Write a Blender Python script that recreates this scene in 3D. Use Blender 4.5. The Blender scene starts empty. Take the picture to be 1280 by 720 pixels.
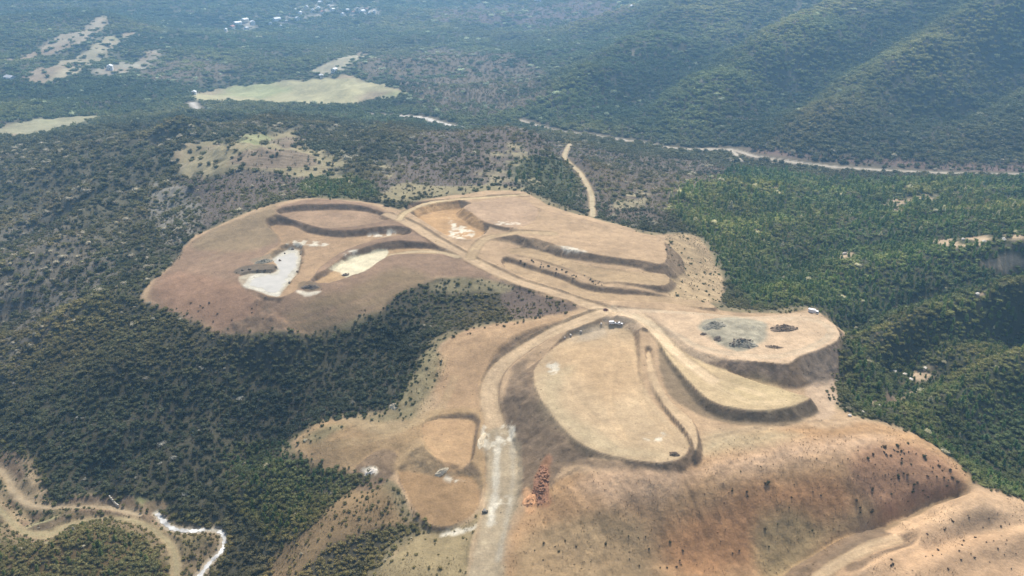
import bpy, bmesh, math, random
import numpy as np
from mathutils import Vector, Matrix
random.seed(11); rng = np.random.default_rng(11)
R = math.radians
S = bpy.context.scene
COL = S.collection

# ------------------------------------------------------------------ camera
CAM_H, PITCH, FPX = 210.0, R(24.0), 985.0          # metres above the junction, tilt down, focal length in photo pixels (1280 wide)
cam_d = bpy.data.cameras.new('camera'); cam = bpy.data.objects.new('camera', cam_d); COL.objects.link(cam)
cam.location = (0, 0, CAM_H); cam.rotation_euler = (R(90) - PITCH, 0, 0)
cam_d.sensor_width = 36; cam_d.lens = FPX / 1280 * 36; cam_d.clip_start = 1; cam_d.clip_end = 30000
S.camera = cam
# ------------------------------------------------------------------ sky, sun, exposure
SUN_AZ, SUN_EL = R(12), R(56)                      # azimuth from +Y (view direction), clockwise positive; the sun stands beyond the site
w = bpy.data.worlds.new('World'); S.world = w; w.use_nodes = True
nt = w.node_tree; nt.nodes.clear()
sky = nt.nodes.new('ShaderNodeTexSky'); sky.sky_type = 'NISHITA'; sky.sun_disc = False
sky.sun_elevation = SUN_EL; sky.sun_rotation = SUN_AZ; sky.air_density = 1.0; sky.dust_density = 3.5
bg = nt.nodes.new('ShaderNodeBackground'); bg.inputs['Strength'].default_value = 0.15
out = nt.nodes.new('ShaderNodeOutputWorld')
nt.links.new(sky.outputs[0], bg.inputs[0]); nt.links.new(bg.outputs[0], out.inputs[0])
sl = bpy.data.lights.new('sun', 'SUN'); sl.energy = 4.0; sl.angle = R(0.6); sl.color = (1.0, 0.95, 0.87)
sun = bpy.data.objects.new('sun', sl); COL.objects.link(sun)
sd = Vector((math.sin(SUN_AZ) * math.cos(SUN_EL), math.cos(SUN_AZ) * math.cos(SUN_EL), math.sin(SUN_EL)))
sun.rotation_euler = sd.to_track_quat('Z', 'Y').to_euler()
S.view_settings.view_transform = 'Standard'; S.view_settings.look = 'None'
S.view_settings.exposure = 0.25; S.view_settings.gamma = 1.0; S.view_settings.use_curve_mapping = False
S.cycles.max_bounces = 5; S.cycles.diffuse_bounces = 2; S.cycles.glossy_bounces = 2; S.cycles.transparent_max_bounces = 4
S.cycles.volume_bounces = 1; S.cycles.use_denoising = True

# ------------------------------------------------------------------ small tools
cp, sp = math.cos(PITCH), math.sin(PITCH)
def ray(px, py):
    a = (px - 640) / FPX; b = (360 - py) / FPX
    return np.array([a, cp + b * sp, -sp + b * cp])
def P(px, py, z):
    """plan position of a pixel whose height z is known"""
    d = ray(px, py); t = (z - CAM_H) / d[2]
    return d[0] * t, d[1] * t
def to_px(x, y, z):
    dz = z - CAM_H
    dep = y * cp - dz * sp
    up = y * sp + dz * cp
    dep = np.maximum(dep, 1e-3)
    return 640 + FPX * x / dep, 360 - FPX * up / dep, dep

def _hash(ix, iy, seed):
    n = (ix.astype(np.int64) * 374761393 + iy.astype(np.int64) * 668265263 + seed * 974711) & 0x7fffffff
    n = (n ^ (n >> 13)) * 1274126177 & 0x7fffffff
    n = (n ^ (n >> 16))
    return (n & 0xffff) / 32767.5 - 1.0
def vnoise(x, y, seed=0):
    ix = np.floor(x); iy = np.floor(y); fx = x - ix; fy = y - iy
    fx = fx * fx * fx * (fx * (fx * 6 - 15) + 10); fy = fy * fy * fy * (fy * (fy * 6 - 15) + 10)
    a = _hash(ix, iy, seed); b = _hash(ix + 1, iy, seed); c = _hash(ix, iy + 1, seed); d = _hash(ix + 1, iy + 1, seed)
    return (a + (b - a) * fx) * (1 - fy) + (c + (d - c) * fx) * fy
def fbm(x, y, s, o=4, seed=0, g=0.5):
    v = np.zeros_like(x); a = 1.0; f = 1.0 / s; t = 0
    for k in range(o):
        v += a * vnoise(x * f + 17.3 * k, y * f - 9.1 * k, seed + k); t += a; a *= g; f *= 2.03
    return v / t
def sstep(a, b, x):
    t = np.clip((x - a) / (b - a), 0, 1); return t * t * (3 - 2 * t)

# ------------------------------------------------------------------ terrain grid
def axis(lo, f0, f1, hi, h, g, cap):
    mid = list(np.arange(f0, f1 + 1e-6, h)); r = []; s = h; x = mid[-1]
    while x < hi: s = min(s * g, cap); x += s; r.append(x)
    l = []; s = h; x = f0
    while x > lo: s = min(s * g, cap); x -= s; l.append(x)
    return np.array(l[::-1] + mid + r)
XS = axis(-3300, -240, 235, 3300, 0.85, 1.016, 45)
YS = axis(90, 245, 690, 5600, 0.85, 1.014, 45)
NX, NY = len(XS), len(YS)
X, Y = np.meshgrid(XS, YS)

# control heights: (photo x, photo y, height in metres above the junction)
CP = """
755 390 0|700 372 1|640 350 1.2|585 322 4.6|545 300 8|500 275 11|480 262 12|560 247 12|655 243 13|620 265 12|700 275 10|780 290 8
815 300 6|720 310 7|830 340 3|860 360 -2|890 378 -3|850 300 0|880 330 -9|870 350 -5
347 257 14|400 250 15|450 253 14|249 295 3|224 323 -2|186 370 -9|216 387 -12|258 409 -15|305 409 -13|380 413 -14|416 406 -12|458 389 -8|500 375 -4|540 352 0
300 352 1.2|260 360 -4|420 370 0|400 320 3.5|350 340 1.5|330 300 5|450 340 3.5|520 330 5|280 320 2|350 390 -5
600 360 -1|640 375 -4|560 385 -9|500 410 -13|450 430 -20|400 470 -31|340 520 -42|300 580 -53|680 385 -2|620 392 -7
350 450 -25|250 450 -26|200 500 -39|150 450 -26|100 500 -40|150 560 -49|100 420 -26|180 400 -18|140 370 -14
40 450 -40|0 400 -42|0 500 -50|0 560 -56|60 600 -57|150 615 -58|250 600 -56|40 350 -30|100 300 -20|180 300 -12|200 250 -8|0 300 -42|0 250 -45
560 420 -8|545 450 -13|530 490 -20|600 410 -5|650 400 -3.5|580 450 -13|560 500 -22|590 500 -20.5|500 520 -27|430 522 -32|400 540 -33|370 548 -38|340 565 -43
450 560 -33|500 560 -29|560 550 -24|560 590 -28|510 580 -30|480 600 -36|520 640 -38|548 662 -39|590 640 -33.5
440 585 -38|470 598 -43|400 605 -46|330 610 -48|280 625 -57|300 660 -58|350 680 -55|420 650 -40|480 640 -38|400 690 -46|520 660 -46|440 700 -50|500 690 -40|560 690 -37|340 715 -62
60 640 -58|150 650 -58|220 670 -60|270 690 -64|250 720 -66|100 690 -52|30 690 -54|0 720 -58|180 700 -58
665 560 -25.5|695 592 -22|720 590 -17.5|780 594 -15.5|840 590 -15|880 560 -13|900 548 -12|942 536 -11|990 530 -12|870 575 -15.5|760 611 -17.8|720 612 -20.5|740 650 -25|820 610 -18|668 600 -27.5|665 640 -30|700 660 -29|680 700 -35
960 562 -12.5|1000 565 -12.5|1040 540 -13|1120 535 -15|1160 555 -18|1190 575 -21|1210 600 -24|1000 620 -25|1100 580 -18|1150 605 -25|900 630 -26|900 590 -15.5|800 640 -26|850 680 -36|1000 652 -33|1080 640 -31.5|1060 600 -21|1050 682 -42|980 714 -46|1000 690 -41|780 700 -36|900 700 -42|700 720 -35
1140 632 -34|1205 630 -27.5|1280 640 -28|1150 665 -32.5|1250 690 -34|1110 695 -34|1090 676 -40|1200 720 -35|1060 722 -37|1280 720 -37
1230 590 -48|1280 610 -50|1200 550 -42|1150 520 -36|1050 500 -13.5|1030 520 -12.5|1035 480 -12|1075 470 -31|1060 440 -28|1080 400 -33|1000 380 -14|950 380 -13|920 365 -14|1100 490 -36|1030 452 -9.5
1280 300 -3|1180 300 -15|1050 330 -28|960 330 -24|1280 345 -24|1100 370 -37|1280 365 -14|1150 400 -27|1090 430 -36|1280 430 -40|1160 460 -43|1280 460 -30|1190 500 -36|1280 530 -44
950 300 -26|900 280 -18|1000 280 -31|1100 260 -33|1200 250 -34|1280 250 -32|1280 228 -40|1150 232 -42|1000 235 -42|900 250 -24|850 265 -12|920 225 -38
740 268 2|738 240 -5|706 195 -20|712 180 -28|800 240 -13|820 265 -9|860 215 -33|780 200 -30
640 155 20|600 165 15|560 180 5|680 170 8|640 190 14|600 210 12|650 225 9|560 220 8|500 235 9|700 235 2|520 195 2
300 180 6|230 200 4|380 180 6|400 210 9|300 215 9|260 240 3|330 240 8|420 225 10|300 157 -2|400 160 -4|450 170 -2|220 180 -3|480 185 1
150 180 -14|60 180 -30|0 190 -40|100 230 -17|40 230 -33|150 240 -12|200 160 -15|120 160 -30
60 160 -60|100 152 -60|0 160 -62|250 138 -64|350 130 -67|450 132 -67|540 150 -62|575 160 -60|300 112 -68|450 115 -68|380 98 -64|500 118 -66|440 80 -45|520 90 -55|600 110 -64|650 142 -62|600 140 -62|560 80 -48
800 178 -60|850 186 -60|912 187 -59|1000 204 -57|1060 210 -56|1170 216 -54|1280 217 -50|730 165 -58
1280 190 -42|1280 100 0|1280 0 105|1000 180 -45|1000 100 -12|1000 30 40|1100 150 -25|1150 60 35|860 150 -48|860 60 8|860 0 60|760 80 -20|700 120 -50|780 140 -45|1130 0 85|930 110 -22
650 100 -62|650 50 -55|650 10 -25|560 40 -50|400 60 -55|400 20 -38|280 35 -45|300 70 -58|200 90 -55|200 40 -35|100 90 -45|100 50 -20|20 100 -50|0 60 -25|0 20 5|120 20 15|220 10 0|500 20 -40|560 0 -15|100 120 -60|200 120 -62|0 130 -62|740 30 -20
"""
pts = []
for tok in CP.replace('\n', '|').split('|'):
    t = tok.split()
    if len(t) == 3:
        px, py, z = map(float, t); x, y = P(px, py, z); pts.append((x, y, z))
pts += [(0, 120, -58), (-220, 120, -64), (220, 120, -62), (-500, 200, -70), (500, 220, -62), (-900, 700, -55), (850, 600, 10),
        (-2200, 1500, -10), (2200, 1200, 150), (-3300, 3500, 120), (-1500, 4500, 190), (0, 4600, 230), (1500, 3800, 330), (3000, 2500, 300),
        (1900, 2300, 230), (-700, 3600, 90), (700, 3500, 160), (3300, 5600, 350), (-3300, 5600, 220), (0, 5600, 280), (3300, 200, 100), (-3300, 200, -30), (1200, 250, 20), (-1200, 200, -60)]
pts = np.array(pts)
# drop near duplicates, then fit a multiquadric surface with a linear trend
keep = []
for i, p in enumerate(pts):
    if all((p[0] - pts[j][0]) ** 2 + (p[1] - pts[j][1]) ** 2 > 16 for j in keep): keep.append(i)
pts = pts[keep]
def kern(dx, dy, c): return np.sqrt(dx * dx + dy * dy + c * c)
cc = 4 + 0.035 * np.hypot(pts[:, 0], pts[:, 1])
n = len(pts); A = np.zeros((n + 3, n + 3))
A[:n, :n] = kern(pts[:, 0][:, None] - pts[:, 0][None], pts[:, 1][:, None] - pts[:, 1][None], cc[None])
A[:n, :n] -= np.eye(n) * 1.2
A[:n, n] = 1; A[:n, n + 1] = pts[:, 0] / 1000; A[:n, n + 2] = pts[:, 1] / 1000; A[n:, :n] = A[:n, n:].T
wt = np.linalg.lstsq(A, np.concatenate([pts[:, 2], np.zeros(3)]), rcond=None)[0]
H = wt[n] + wt[n + 1] * X / 1000 + wt[n + 2] * Y / 1000
for i in range(n): H += wt[i] * kern(X - pts[i, 0], Y - pts[i, 1], cc[i])

def window(xy, m):
    x0, y0 = xy.min(0) - m; x1, y1 = xy.max(0) + m
    return np.s_[max(np.searchsorted(YS, y0) - 1, 0):np.searchsorted(YS, y1) + 1, max(np.searchsorted(XS, x0) - 1, 0):np.searchsorted(XS, x1) + 1]
def dist_line(x, y, xy, vals=None, closed=False):
    """distance to a polyline, nearest point and the value interpolated there"""
    best = np.full(x.shape, 1e9); qx = np.zeros_like(x); qy = np.zeros_like(x); v = np.zeros_like(x)
    m = len(xy)
    for i in range(m if closed else m - 1):
        a = xy[i]; b = xy[(i + 1) % m]; d = b - a; L = max(d @ d, 1e-9)
        t = np.clip(((x - a[0]) * d[0] + (y - a[1]) * d[1]) / L, 0, 1)
        cx = a[0] + t * d[0]; cy = a[1] + t * d[1]; r = np.hypot(x - cx, y - cy); k = r < best
        best = np.where(k, r, best); qx = np.where(k, cx, qx); qy = np.where(k, cy, qy)
        if vals is not None: v = np.where(k, vals[i] + t * (vals[(i + 1) % m] - vals[i]), v)
    return best, qx, qy, v
def inside(x, y, xy):
    c = np.zeros(x.shape, bool); m = len(xy)
    for i in range(m):
        a = xy[i]; b = xy[(i + 1) % m]
        if a[1] == b[1]: continue
        k = ((a[1] > y) != (b[1] > y)) & (x < (b[0] - a[0]) * (y - a[1]) / (b[1] - a[1]) + a[0])
        c ^= k
    return c
def curve(xy, k=3, closed=True):
    """Catmull-Rom smoothing of an outline"""
    o = []; m = len(xy)
    for i in range(m if closed else m - 1):
        p0 = xy[(i - 1) % m] if closed or i > 0 else xy[i]; p1 = xy[i]; p2 = xy[(i + 1) % m]; p3 = xy[(i + 2) % m] if closed or i + 2 < m else xy[(i + 1) % m]
        for j in range(k):
            t = j / k
            o.append(0.5 * ((2 * p1) + (p2 - p0) * t + (2 * p0 - 5 * p1 + 4 * p2 - p3) * t * t + (3 * p1 - p0 - 3 * p2 + p3) * t ** 3))
    if not closed: o.append(xy[-1])
    return np.array(o)
def nums(s): return [tuple(map(float, t.split())) for t in s.replace('\n', '|').split('|') if t.strip()]

SITE_PX = nums("""347 255|400 247|470 255|500 262|512 256|560 245|655 240|690 258|740 271|800 290|832 294|870 296|888 325|905 350|890 378|920 389|1005 386
1035 392|1054 415|1050 430|1040 470|1045 510|1090 525|1140 540|1190 572|1215 610|1290 640|1320 780|560 800|470 720|520 672|545 662|515 640|490 602|460 588|400 585|355 560|380 538|430 518|480 516|505 500
525 470|545 430|575 415|625 405|690 396|720 385|690 378|640 362|625 352|600 352|545 346|500 375|458 390|416 407|380 414|305 411|258 410|216 388|184 369|224 322|249 294""")

# ------------------------------------------------------------------ natural relief where nothing was graded
F1 = fbm(X, Y, 260, 5, 3); F2 = fbm(X, Y, 46, 4, 9)
far = sstep(700, 1500, Y)
ang = R(46); U = X * math.cos(ang) + Y * math.sin(ang); V = -X * math.sin(ang) + Y * math.cos(ang)
rid = 1 - np.abs(fbm(V + 70 * F1, U * 0.3, 300, 4, 21)) * 2.4
site_xy = None
def px_poly_flat(pl, z): return np.array([P(a, b, z) for a, b in pl])
rough = 3.0 + 6 * sstep(550, 900, Y) + 20 * far
bare_near = inside(X, Y, px_poly_flat(SITE_PX, -8))
dsite, _, _, _ = dist_line(X[::4, ::4], Y[::4, ::4], px_poly_flat(SITE_PX, -8), None, True)
ds = np.repeat(np.repeat(dsite, 4, 0), 4, 1)[:NY, :NX]
natural = np.where(bare_near, 0.0, sstep(4, 90, ds))
vr = np.array([P(a, b, -58) for a, b in nums("640 150|695 164|740 170|800 178|850 186|912 187|945 196|1000 204|1060 210|1170 216|1300 218")]); fr = np.array([P(a, b, -63) for a, b in nums("240 130|350 143|440 144|520 146|572 158")])
dv = np.minimum(dist_line(X[::3, ::3], Y[::3, ::3], vr)[0], dist_line(X[::3, ::3], Y[::3, ::3], fr)[0]); dv = np.repeat(np.repeat(dv, 3, 0), 3, 1)[:NY, :NX]
natural = natural * sstep(20, 190, dv); calm = sstep(30, 260, dv)
H += natural * (F1 * rough + F2 * (2.2 + 3.5 * far))
ridl = 1 - np.abs(fbm(X + 40 * F2, Y * 0.5 - X * .3, 110, 3, 23)) * 2.2
H += sstep(-60, -200, X) * (1 - sstep(900, 1200, Y)) * natural * (ridl - .4) * 12
H += calm * far * sstep(100, 900, X) * (rid - 0.35) * 40
H += sstep(120, 260, X) * (1 - sstep(800, 1000, Y)) * natural * (rid - 0.4) * 3
H += 0.25 * fbm(X, Y, 14, 3, 31) * (1 - far) + 0.5 * fbm(X, Y, 55, 2, 33) * (1 - far)
for s_, a_, w2_ in (("1200 615 -27|1150 634 -34|1100 660 -38|1050 690 -42|1000 718 -45", -5.5, 3.6), ("1225 632 -26|1170 656 -30|1120 684 -33|1070 714 -36", 4.5, 8.5), ("1290 668 -29|1200 690 -32|1150 722 -35", 2.5, 6), ("1290 650 -28|1210 664 -30|1160 690 -33", -1.8, 4)):
    xy = curve(np.array([P(a, b, z) for a, b, z in nums(s_)]), 4, False); w_ = window(xy, 25); x = X[w_]; y = Y[w_]; d = dist_line(x, y, xy)[0]; H[w_] += a_ * np.exp(-((d + 1.2 * fbm(x, y, 7, 2, 201)) / w2_) ** 2)
# rills down the big bare slope on the right
hill = inside(X, Y, np.array([P(a, b, -22) for a, b in nums("690 600|870 570|1020 545|1130 538|1215 605|1180 625|1090 660|1000 705|900 760|640 760")]))
rl = fbm(X + 0.35 * Y + 3 * F2, Y * 0.12, 7, 3, 41)
H += np.where(hill, 1, 0) * (-0.8 * np.abs(rl) - 0.9 * np.abs(fbm(X + 2 * F2, Y * .6, 9, 4, 43)) + .35 * fbm(X, Y, 2.5, 2, 45))

# ------------------------------------------------------------------ ground queries
def hz(x, y):
    x = np.clip(np.asarray(x, float), XS[0], XS[-2] - 1e-3); y = np.clip(np.asarray(y, float), YS[0], YS[-2] - 1e-3)
    i = np.clip(np.searchsorted(XS, x) - 1, 0, NX - 2); j = np.clip(np.searchsorted(YS, y) - 1, 0, NY - 2)
    u = (x - XS[i]) / (XS[i + 1] - XS[i]); v = (y - YS[j]) / (YS[j + 1] - YS[j])
    return (H[j, i] * (1 - u) + H[j, i + 1] * u) * (1 - v) + (H[j + 1, i] * (1 - u) + H[j + 1, i + 1] * u) * v
def sample(F, x, y):
    i = np.clip(np.searchsorted(XS, x) - 1, 0, NX - 2); j = np.clip(np.searchsorted(YS, y) - 1, 0, NY - 2)
    u = (x - XS[i]) / (XS[i + 1] - XS[i]); v = (y - YS[j]) / (YS[j + 1] - YS[j])
    if F.ndim == 3: u = u[:, None]; v = v[:, None]
    return (F[j, i] * (1 - u) + F[j, i + 1] * u) * (1 - v) + (F[j + 1, i] * (1 - u) + F[j + 1, i + 1] * u) * v
TT = 200 * (5600 / 200) ** np.linspace(0, 1, 2600)
def hit(px, py):
    """where the ground shows at that spot of the photograph"""
    d = ray(px, py); x = d[0] * TT; y = d[1] * TT; z = CAM_H + d[2] * TT
    b = z < hz(x, y); k = int(np.argmax(b)) if b.any() else len(TT) - 1
    lo, hi = TT[max(k - 1, 0)], TT[k]
    for _ in range(18):
        m = (lo + hi) / 2
        if CAM_H + d[2] * m < hz(d[0] * m, d[1] * m): hi = m
        else: lo = m
    return d[0] * hi, d[1] * hi
# wooded ribs and gullies traced on the slopes
RIB = np.zeros_like(X)
def rib(s_, amp, wd, tone):
    xy = curve(np.array([hit(a, b) for a, b in nums(s_)]), 4, False); w_ = window(xy, wd * 3); x = X[w_]; y = Y[w_]
    d, _, _, _ = dist_line(x, y, xy); g = np.exp(-(d * (1 + .3 * np.clip(1.3 * fbm(x, y, wd * 1.4, 3, 161), -.5, .7)) / wd) ** 2) * np.clip(.95 + .6 * fbm(x, y, wd * 3, 2, 163), .5, 1.3) * np.clip(natural[w_] * 2.5, 0, 1); H[w_] += 1.0 * amp * g * calm[w_]; RIB[w_] += tone * g
for s_, a_, w2_, t_ in (("1060 478|1100 455|1150 432|1210 412|1290 396", -9, 13, -1), ("1075 440|1130 412|1200 385|1290 362", 7, 12, .9), ("1050 400|1120 378|1200 352|1290 338", -10, 14, -1), ("960 378|1040 352|1110 332|1200 318|1290 312", 6, 14, .7), ("930 352|1000 325|1060 305|1150 292|1290 282", -6, 14, -.6), ("900 290|980 285|1070 275|1180 268|1290 262", 5, 18, 1.0),
                       ("1130 525|1190 500|1240 470|1290 448", 8, 16, 1.0), ("1085 505|1130 488|1180 466|1240 440|1290 420", -6, 9, -.9), ("1140 560|1200 545|1290 500", -4, 12, -.5), ("850 250|920 238|1000 240|1100 242|1290 240", 5, 22, .8),
                       ("0 300|80 262|150 225|230 190", -9, 20, -.8), ("0 345|90 305|170 272|215 245", 8, 18, .7), ("0 245|80 215|150 185|230 160", 9, 26, .5), ("0 440|90 395|150 368|185 355", 6, 14, .6), ("0 395|80 350|150 325|205 300", -6, 14, -.5), ("20 560|110 500|180 450|230 420", 5, 12, .4), ("110 590|200 540|260 480|300 430", -6, 12, -.6), ("330 560|380 500|430 455|500 420", -5, 14, -.7),
                       ("1290 60|1200 110|1130 150|1075 190", -34, 60, -.8), ("1290 10|1180 60|1090 120|1010 180", 32, 60, .8), ("1180 0|1090 50|1000 110|930 170", -32, 55, -.8), ("1080 0|990 50|910 110|860 170", 30, 65, .8), ("980 0|900 50|820 100|770 150", -28, 60, -.8), ("870 0|790 60|720 110|665 145", 36, 65, .9), ("1290 130|1220 160|1180 195", 20, 45, .8)):
    rib(s_, a_, w2_, t_)
# ------------------------------------------------------------------ grading: pads, benches, roads (cut and fill to a given slope)
SLOPE = np.zeros_like(X)             # where a cut or fill face was made
def grade(xy, plane, sf, sc, m=45, wob=0.5):
    w_ = window(xy, m); x = X[w_]; y = Y[w_]
    d, qx, qy, _ = dist_line(x, y, xy, None, True); ins = inside(x, y, xy)
    d = np.where(ins, 0, np.maximum(d + wob * fbm(x, y, 6, 2, 55), 0))
    zt = np.where(ins, plane[0] + plane[1] * x + plane[2] * y, plane[0] + plane[1] * qx + plane[2] * qy)
    h0 = H[w_]; h1 = np.clip(h0, zt - (sf(x) if callable(sf) else sf) * d, zt + sc * d)
    f = sstep(m, m * 0.6, d); h1 = h0 + (h1 - h0) * f
    SLOPE[w_] = np.where(ins, 0, np.maximum(SLOPE[w_] * (np.abs(h1 - h0) < .3), sstep(0.25, 1.0, np.abs(h1 - h0)) * (d > 0)))
    H[w_] = h1
def fit_plane(v):
    v = np.array(v); B = np.c_[np.ones(len(v)), v[:, 0], v[:, 1]]
    return np.linalg.lstsq(B, v[:, 2], rcond=None)[0]
PADS = {}
def pad(name, s, sf=0.75, sc=0.75, wob=0.5, m=45):
    v = nums(s); xyz = [(*P(a, b, z), z) for a, b, z in v]; pl = fit_plane(xyz)
    xy = []
    for a, b, z in v:                                   # onto the fitted plane
        d = ray(a, b); t = (pl[0] - CAM_H) / (d[2] - pl[1] * d[0] - pl[2] * d[1]); xy.append((d[0] * t, d[1] * t))
    xy = curve(np.array(xy)); grade(xy, pl, sf, sc, m, wob); PADS[name] = xy
ROADS = {}
def road(name, s, sf=0.8, sc=0.8, berm=0.0):
    v = nums(s); c = np.array([(*P(a, b, z), z, wd) for a, b, z, wd in v]); c = curve(c, 5, False)
    xy = c[:, :2]; w_ = window(xy, 28); x = X[w_]; y = Y[w_]
    d, _, _, z = dist_line(x, y, xy, c[:, 2]); _, _, _, wd = dist_line(x, y, xy, c[:, 3])
    d = np.maximum(d - wd / 2 + 0.35 * fbm(x, y, 5, 2, 71), 0); h0 = H[w_]
    h1 = np.clip(h0, z - sf * d, z + sc * d); f = sstep(26, 12, d); h1 = h0 + (h1 - h0) * f
    SLOPE[w_] = np.where(d <= 0, 0, np.maximum(SLOPE[w_], sstep(0.4, 1.5, np.abs(h1 - h0))))
    if berm: h1 = h1 + berm * np.exp(-((d - 0.9) / 0.8) ** 2) * (d > 0) * np.clip(.55 + 1.1 * fbm(x, y, 9, 2, 73), 0, 1.2)
    H[w_] = h1; ROADS[name] = c

# terraces on the far right of the site
pad('terrace_top', "655 248 15.20|674 260 14.40|730 274 13.10|800 292 11.60|828 300 10.90|831 328 10.00|800 325 10.10|758 320 10.40|716 312 11.00|678 304 11.60|655 296 12.60|640 288 13.20|652 270 14.20", 0.9, 0.6)
pad('terrace_middle', "634 312 6.20|665 311 6.20|716 327 5.80|760 337 5.60|831 343 5.20|831 356 4.90|800 355 4.90|772 352 5.00|752 352 5.10|719 339 5.50|680 326 5.90|645 318 6.20", 1.0, 1.0)
pad('terrace_low', "632 328 2.2|662 337 1.6|700 349 .9|742 365 .4|830 371 0|888 380 -.3|885 385 -.4|830 379 -.2|742 376 0|700 362 .6|640 341 1.8", 0.9, 1.0, 0.3)
# the loop at the back
pad('basin_floor', "513 265 6.8|540 259 6.9|572 259 6.9|590 272 6.6|606 290 6.2|590 300 6.1|565 298 6.2|540 284 6.5", 0.8, 0.95)
pad('shelf', "580 258 12.60|610 250 13.20|650 248 13.60|672 262 13.00|662 280 12.00|636 284 11.80|606 277 12.10|590 266 12.40", 0.9, 0.5)
# the quarry on the left hill
pad('quarry_shelf', "350 268 9.8|380 264 10|440 263 10|478 270 9.6|490 275 9.4|462 281 9|430 285 8.7|400 284 8.8|372 276 9.3", 1.0, 1.1)
pad('quarry_floor', "338 283 5.4|366 283 5.4|388 292 4.9|430 297 4.7|490 292 5.2|508 297 5.3|475 302 4.8|432 314 3.9|402 333 2.4|386 352 1.2|350 372 .6|318 362 .8|302 345 1.4|330 318 2.8|352 302 4.0", 0.8, 1.1)
pad('silt_bed', "341 323 .3|358 313 .3|374 313 .3|376 330 .3|366 350 .3|354 364 .3|346 371 .3|324 365 .3|303 357 .3|300 346 .3|319 341 .3|341 341 .3|347 334 .3", 0.5, 1.3, 1.6)
pad('clay_flat', "392 354 -.6|410 344 .2|432 327 1.4|462 317 2.3|500 311 3.2|540 312 4.0|552 319 4.0|510 321 3.2|484 324 2.6|464 335 1.6|440 347 .5|410 358 -.6", 0.7, 1.2, 0.3)
# right-hand pads
pad('right_pad', "742 384 0|792 386 .6|867 390 1|920 395 1.2|952 395 1.3|1003 391 1.6|1028 396 1.6|1044 407 1.4|1050 417 1.2|1044 427 1|1025 436 .8|1002 444 .6|985 454 .4|965 453 .4|920 450 .4|887 447 .4|852 434 .2|832 415 0|800 408 -.4|760 400 -.6", 1.0, 0.8)
pad('crescent_bench', "818 412 -1.6|838 427 -2.2|866 447 -3|905 462 -4|955 480 -5|1003 494 -6|1010 499 -6.2|985 509 -6.4|955 513 -6.2|920 510 -5.8|886 499 -5|852 466 -3.4|830 438 -2.4", 1.15, 0.8)
pad('centre_pad', "668 462 -9.4|690 437 -7.6|722 418 -6|754 408 -5|788 414 -5.4|795 440 -7|800 474 -8.6|824 512 -10|855 545 -11|860 564 -11.5|838 577 -12|800 576 -12|752 566 -12|718 548 -11.5|692 520 -11|672 490 -10.4", lambda x: 0.5 + 0.5 * sstep(16, 40, x), 1.1)
pad('ditch_strip', "812 440 -5.6|820 470 -6.8|838 500 -7.8|866 526 -8.6|872 548 -9.2|869 562 -9.6|860 541 -9.2|832 508 -8|812 474 -7|808 445 -6", 1.6, 1.0, 0.2)
# lower left working platforms
pad('basin_platform', "532 527 -25|590 526 -25|592 548 -26.4|585 580 -28.4|562 584 -28.6|535 560 -27.4", 0.32, 0.9)
pad('borrow_flat', "500 590 -34|545 596 -33|590 596 -31.5|600 625 -32|585 648 -34.5|550 658 -37|520 640 -37", 0.9, 0.7)

road('main_track', "484 268 11.6 8|512 280 10 9|545 300 7.6 9|585 322 4.8 9|640 349 1.4 8|690 365 .4 8|735 381 0 9|760 390 -.3 12", berm=0.8)
road('rim_track', "500 274 10.6 5|508 265 11.3 5|535 254 12 5|570 249.5 12.2 5|615 246.5 12.6 5|657 243.5 13 5", berm=0.8)
road('terrace_ramp', "588 322 4.8 8|598 306 6.6 8|614 296 8.6 8|650 291 12 8|690 292 12.4 8", 0.7, 0.7)
road('quarry_track', "572 321 5.2 5|545 315 4.3 5|515 315 3.6 4.5|488 319 2.9 3.5", 0.9, 0.9, berm=0.3)
road('haul_road', "752 391 -.6 9|722 403 -2.6 10|690 416 -5.6 9|655 436 -10 9|628 456 -13.8 9.5|613 480 -17.6 10|612 505 -21 10|620 535 -25 11|628 565 -28 14|628 600 -30.4 15|622 635 -32.6 14|608 680 -35 13|603 722 -37.4 13|600 800 -41 13", berm=0.8)
road('bench_track', "800 396 0 9|812 404 -.6 8|826 420 -1.8 8|850 445 -3 7|890 475 -4.4 7", 0.7, 0.7)
road('ridge_path', "741 270 3 4.5|740 255 -.5 4.5|738 240 -5 5|725 216 -12 5|706 197 -20 5|712 180 -28 5", 0.6, 0.6)
road('valley_road', "650 150 -62 4|695 164 -60 5|740 170 -60 5|800 178 -60 7|850 186 -60 6|912 187 -59 8|945 196 -58 7|1000 204 -57 7|1060 210 -56 6|1170 216 -54 5|1300 218 -50 5", 0.5, 0.5)
road('ford_track', "912 187 -59 6|920 193 -57 6|926 200 -54 6", 0.5, 0.5)
road('far_road', "240 128 -65 7|260 142 -64 7|350 143 -65 6|440 144 -64 6|520 146 -62 10|545 152 -61 12|572 158 -60 10|600 158 -60 6", 0.5, 0.5)
road('cutoff_road', "545 176 -30 9|560 170 -40 11|584 163 -52 9", 0.5, 0.5)
road('creek_track', "-20 575 -56 3|8 595 -57 3|20 618 -57.5 3.5|42 632 -58 3|80 634 -58 2.4|130 634 -58.5 2|175 644 -59 2", 0.6, 0.6)
road('meadow_track', "-20 620 -57 3.5|8 645 -58 3.5|28 664 -58.5 3.5|62 668 -58.5 6|88 655 -58.5 4|130 648 -59 2|170 652 -59.5 3|200 668 -60.5 3.5|218 690 -62 4.5|220 725 -64 4.5", 0.6, 0.6)
road('creek_bed', "196 642 -60.5 3|214 660 -61.5 4|240 664 -62.5 4|262 662 -63.2 3.5|279 668 -64 3.5|279 686 -65 3.5|262 704 -66.2 4|246 725 -67.4 4", 0.5, 0.5)
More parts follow.
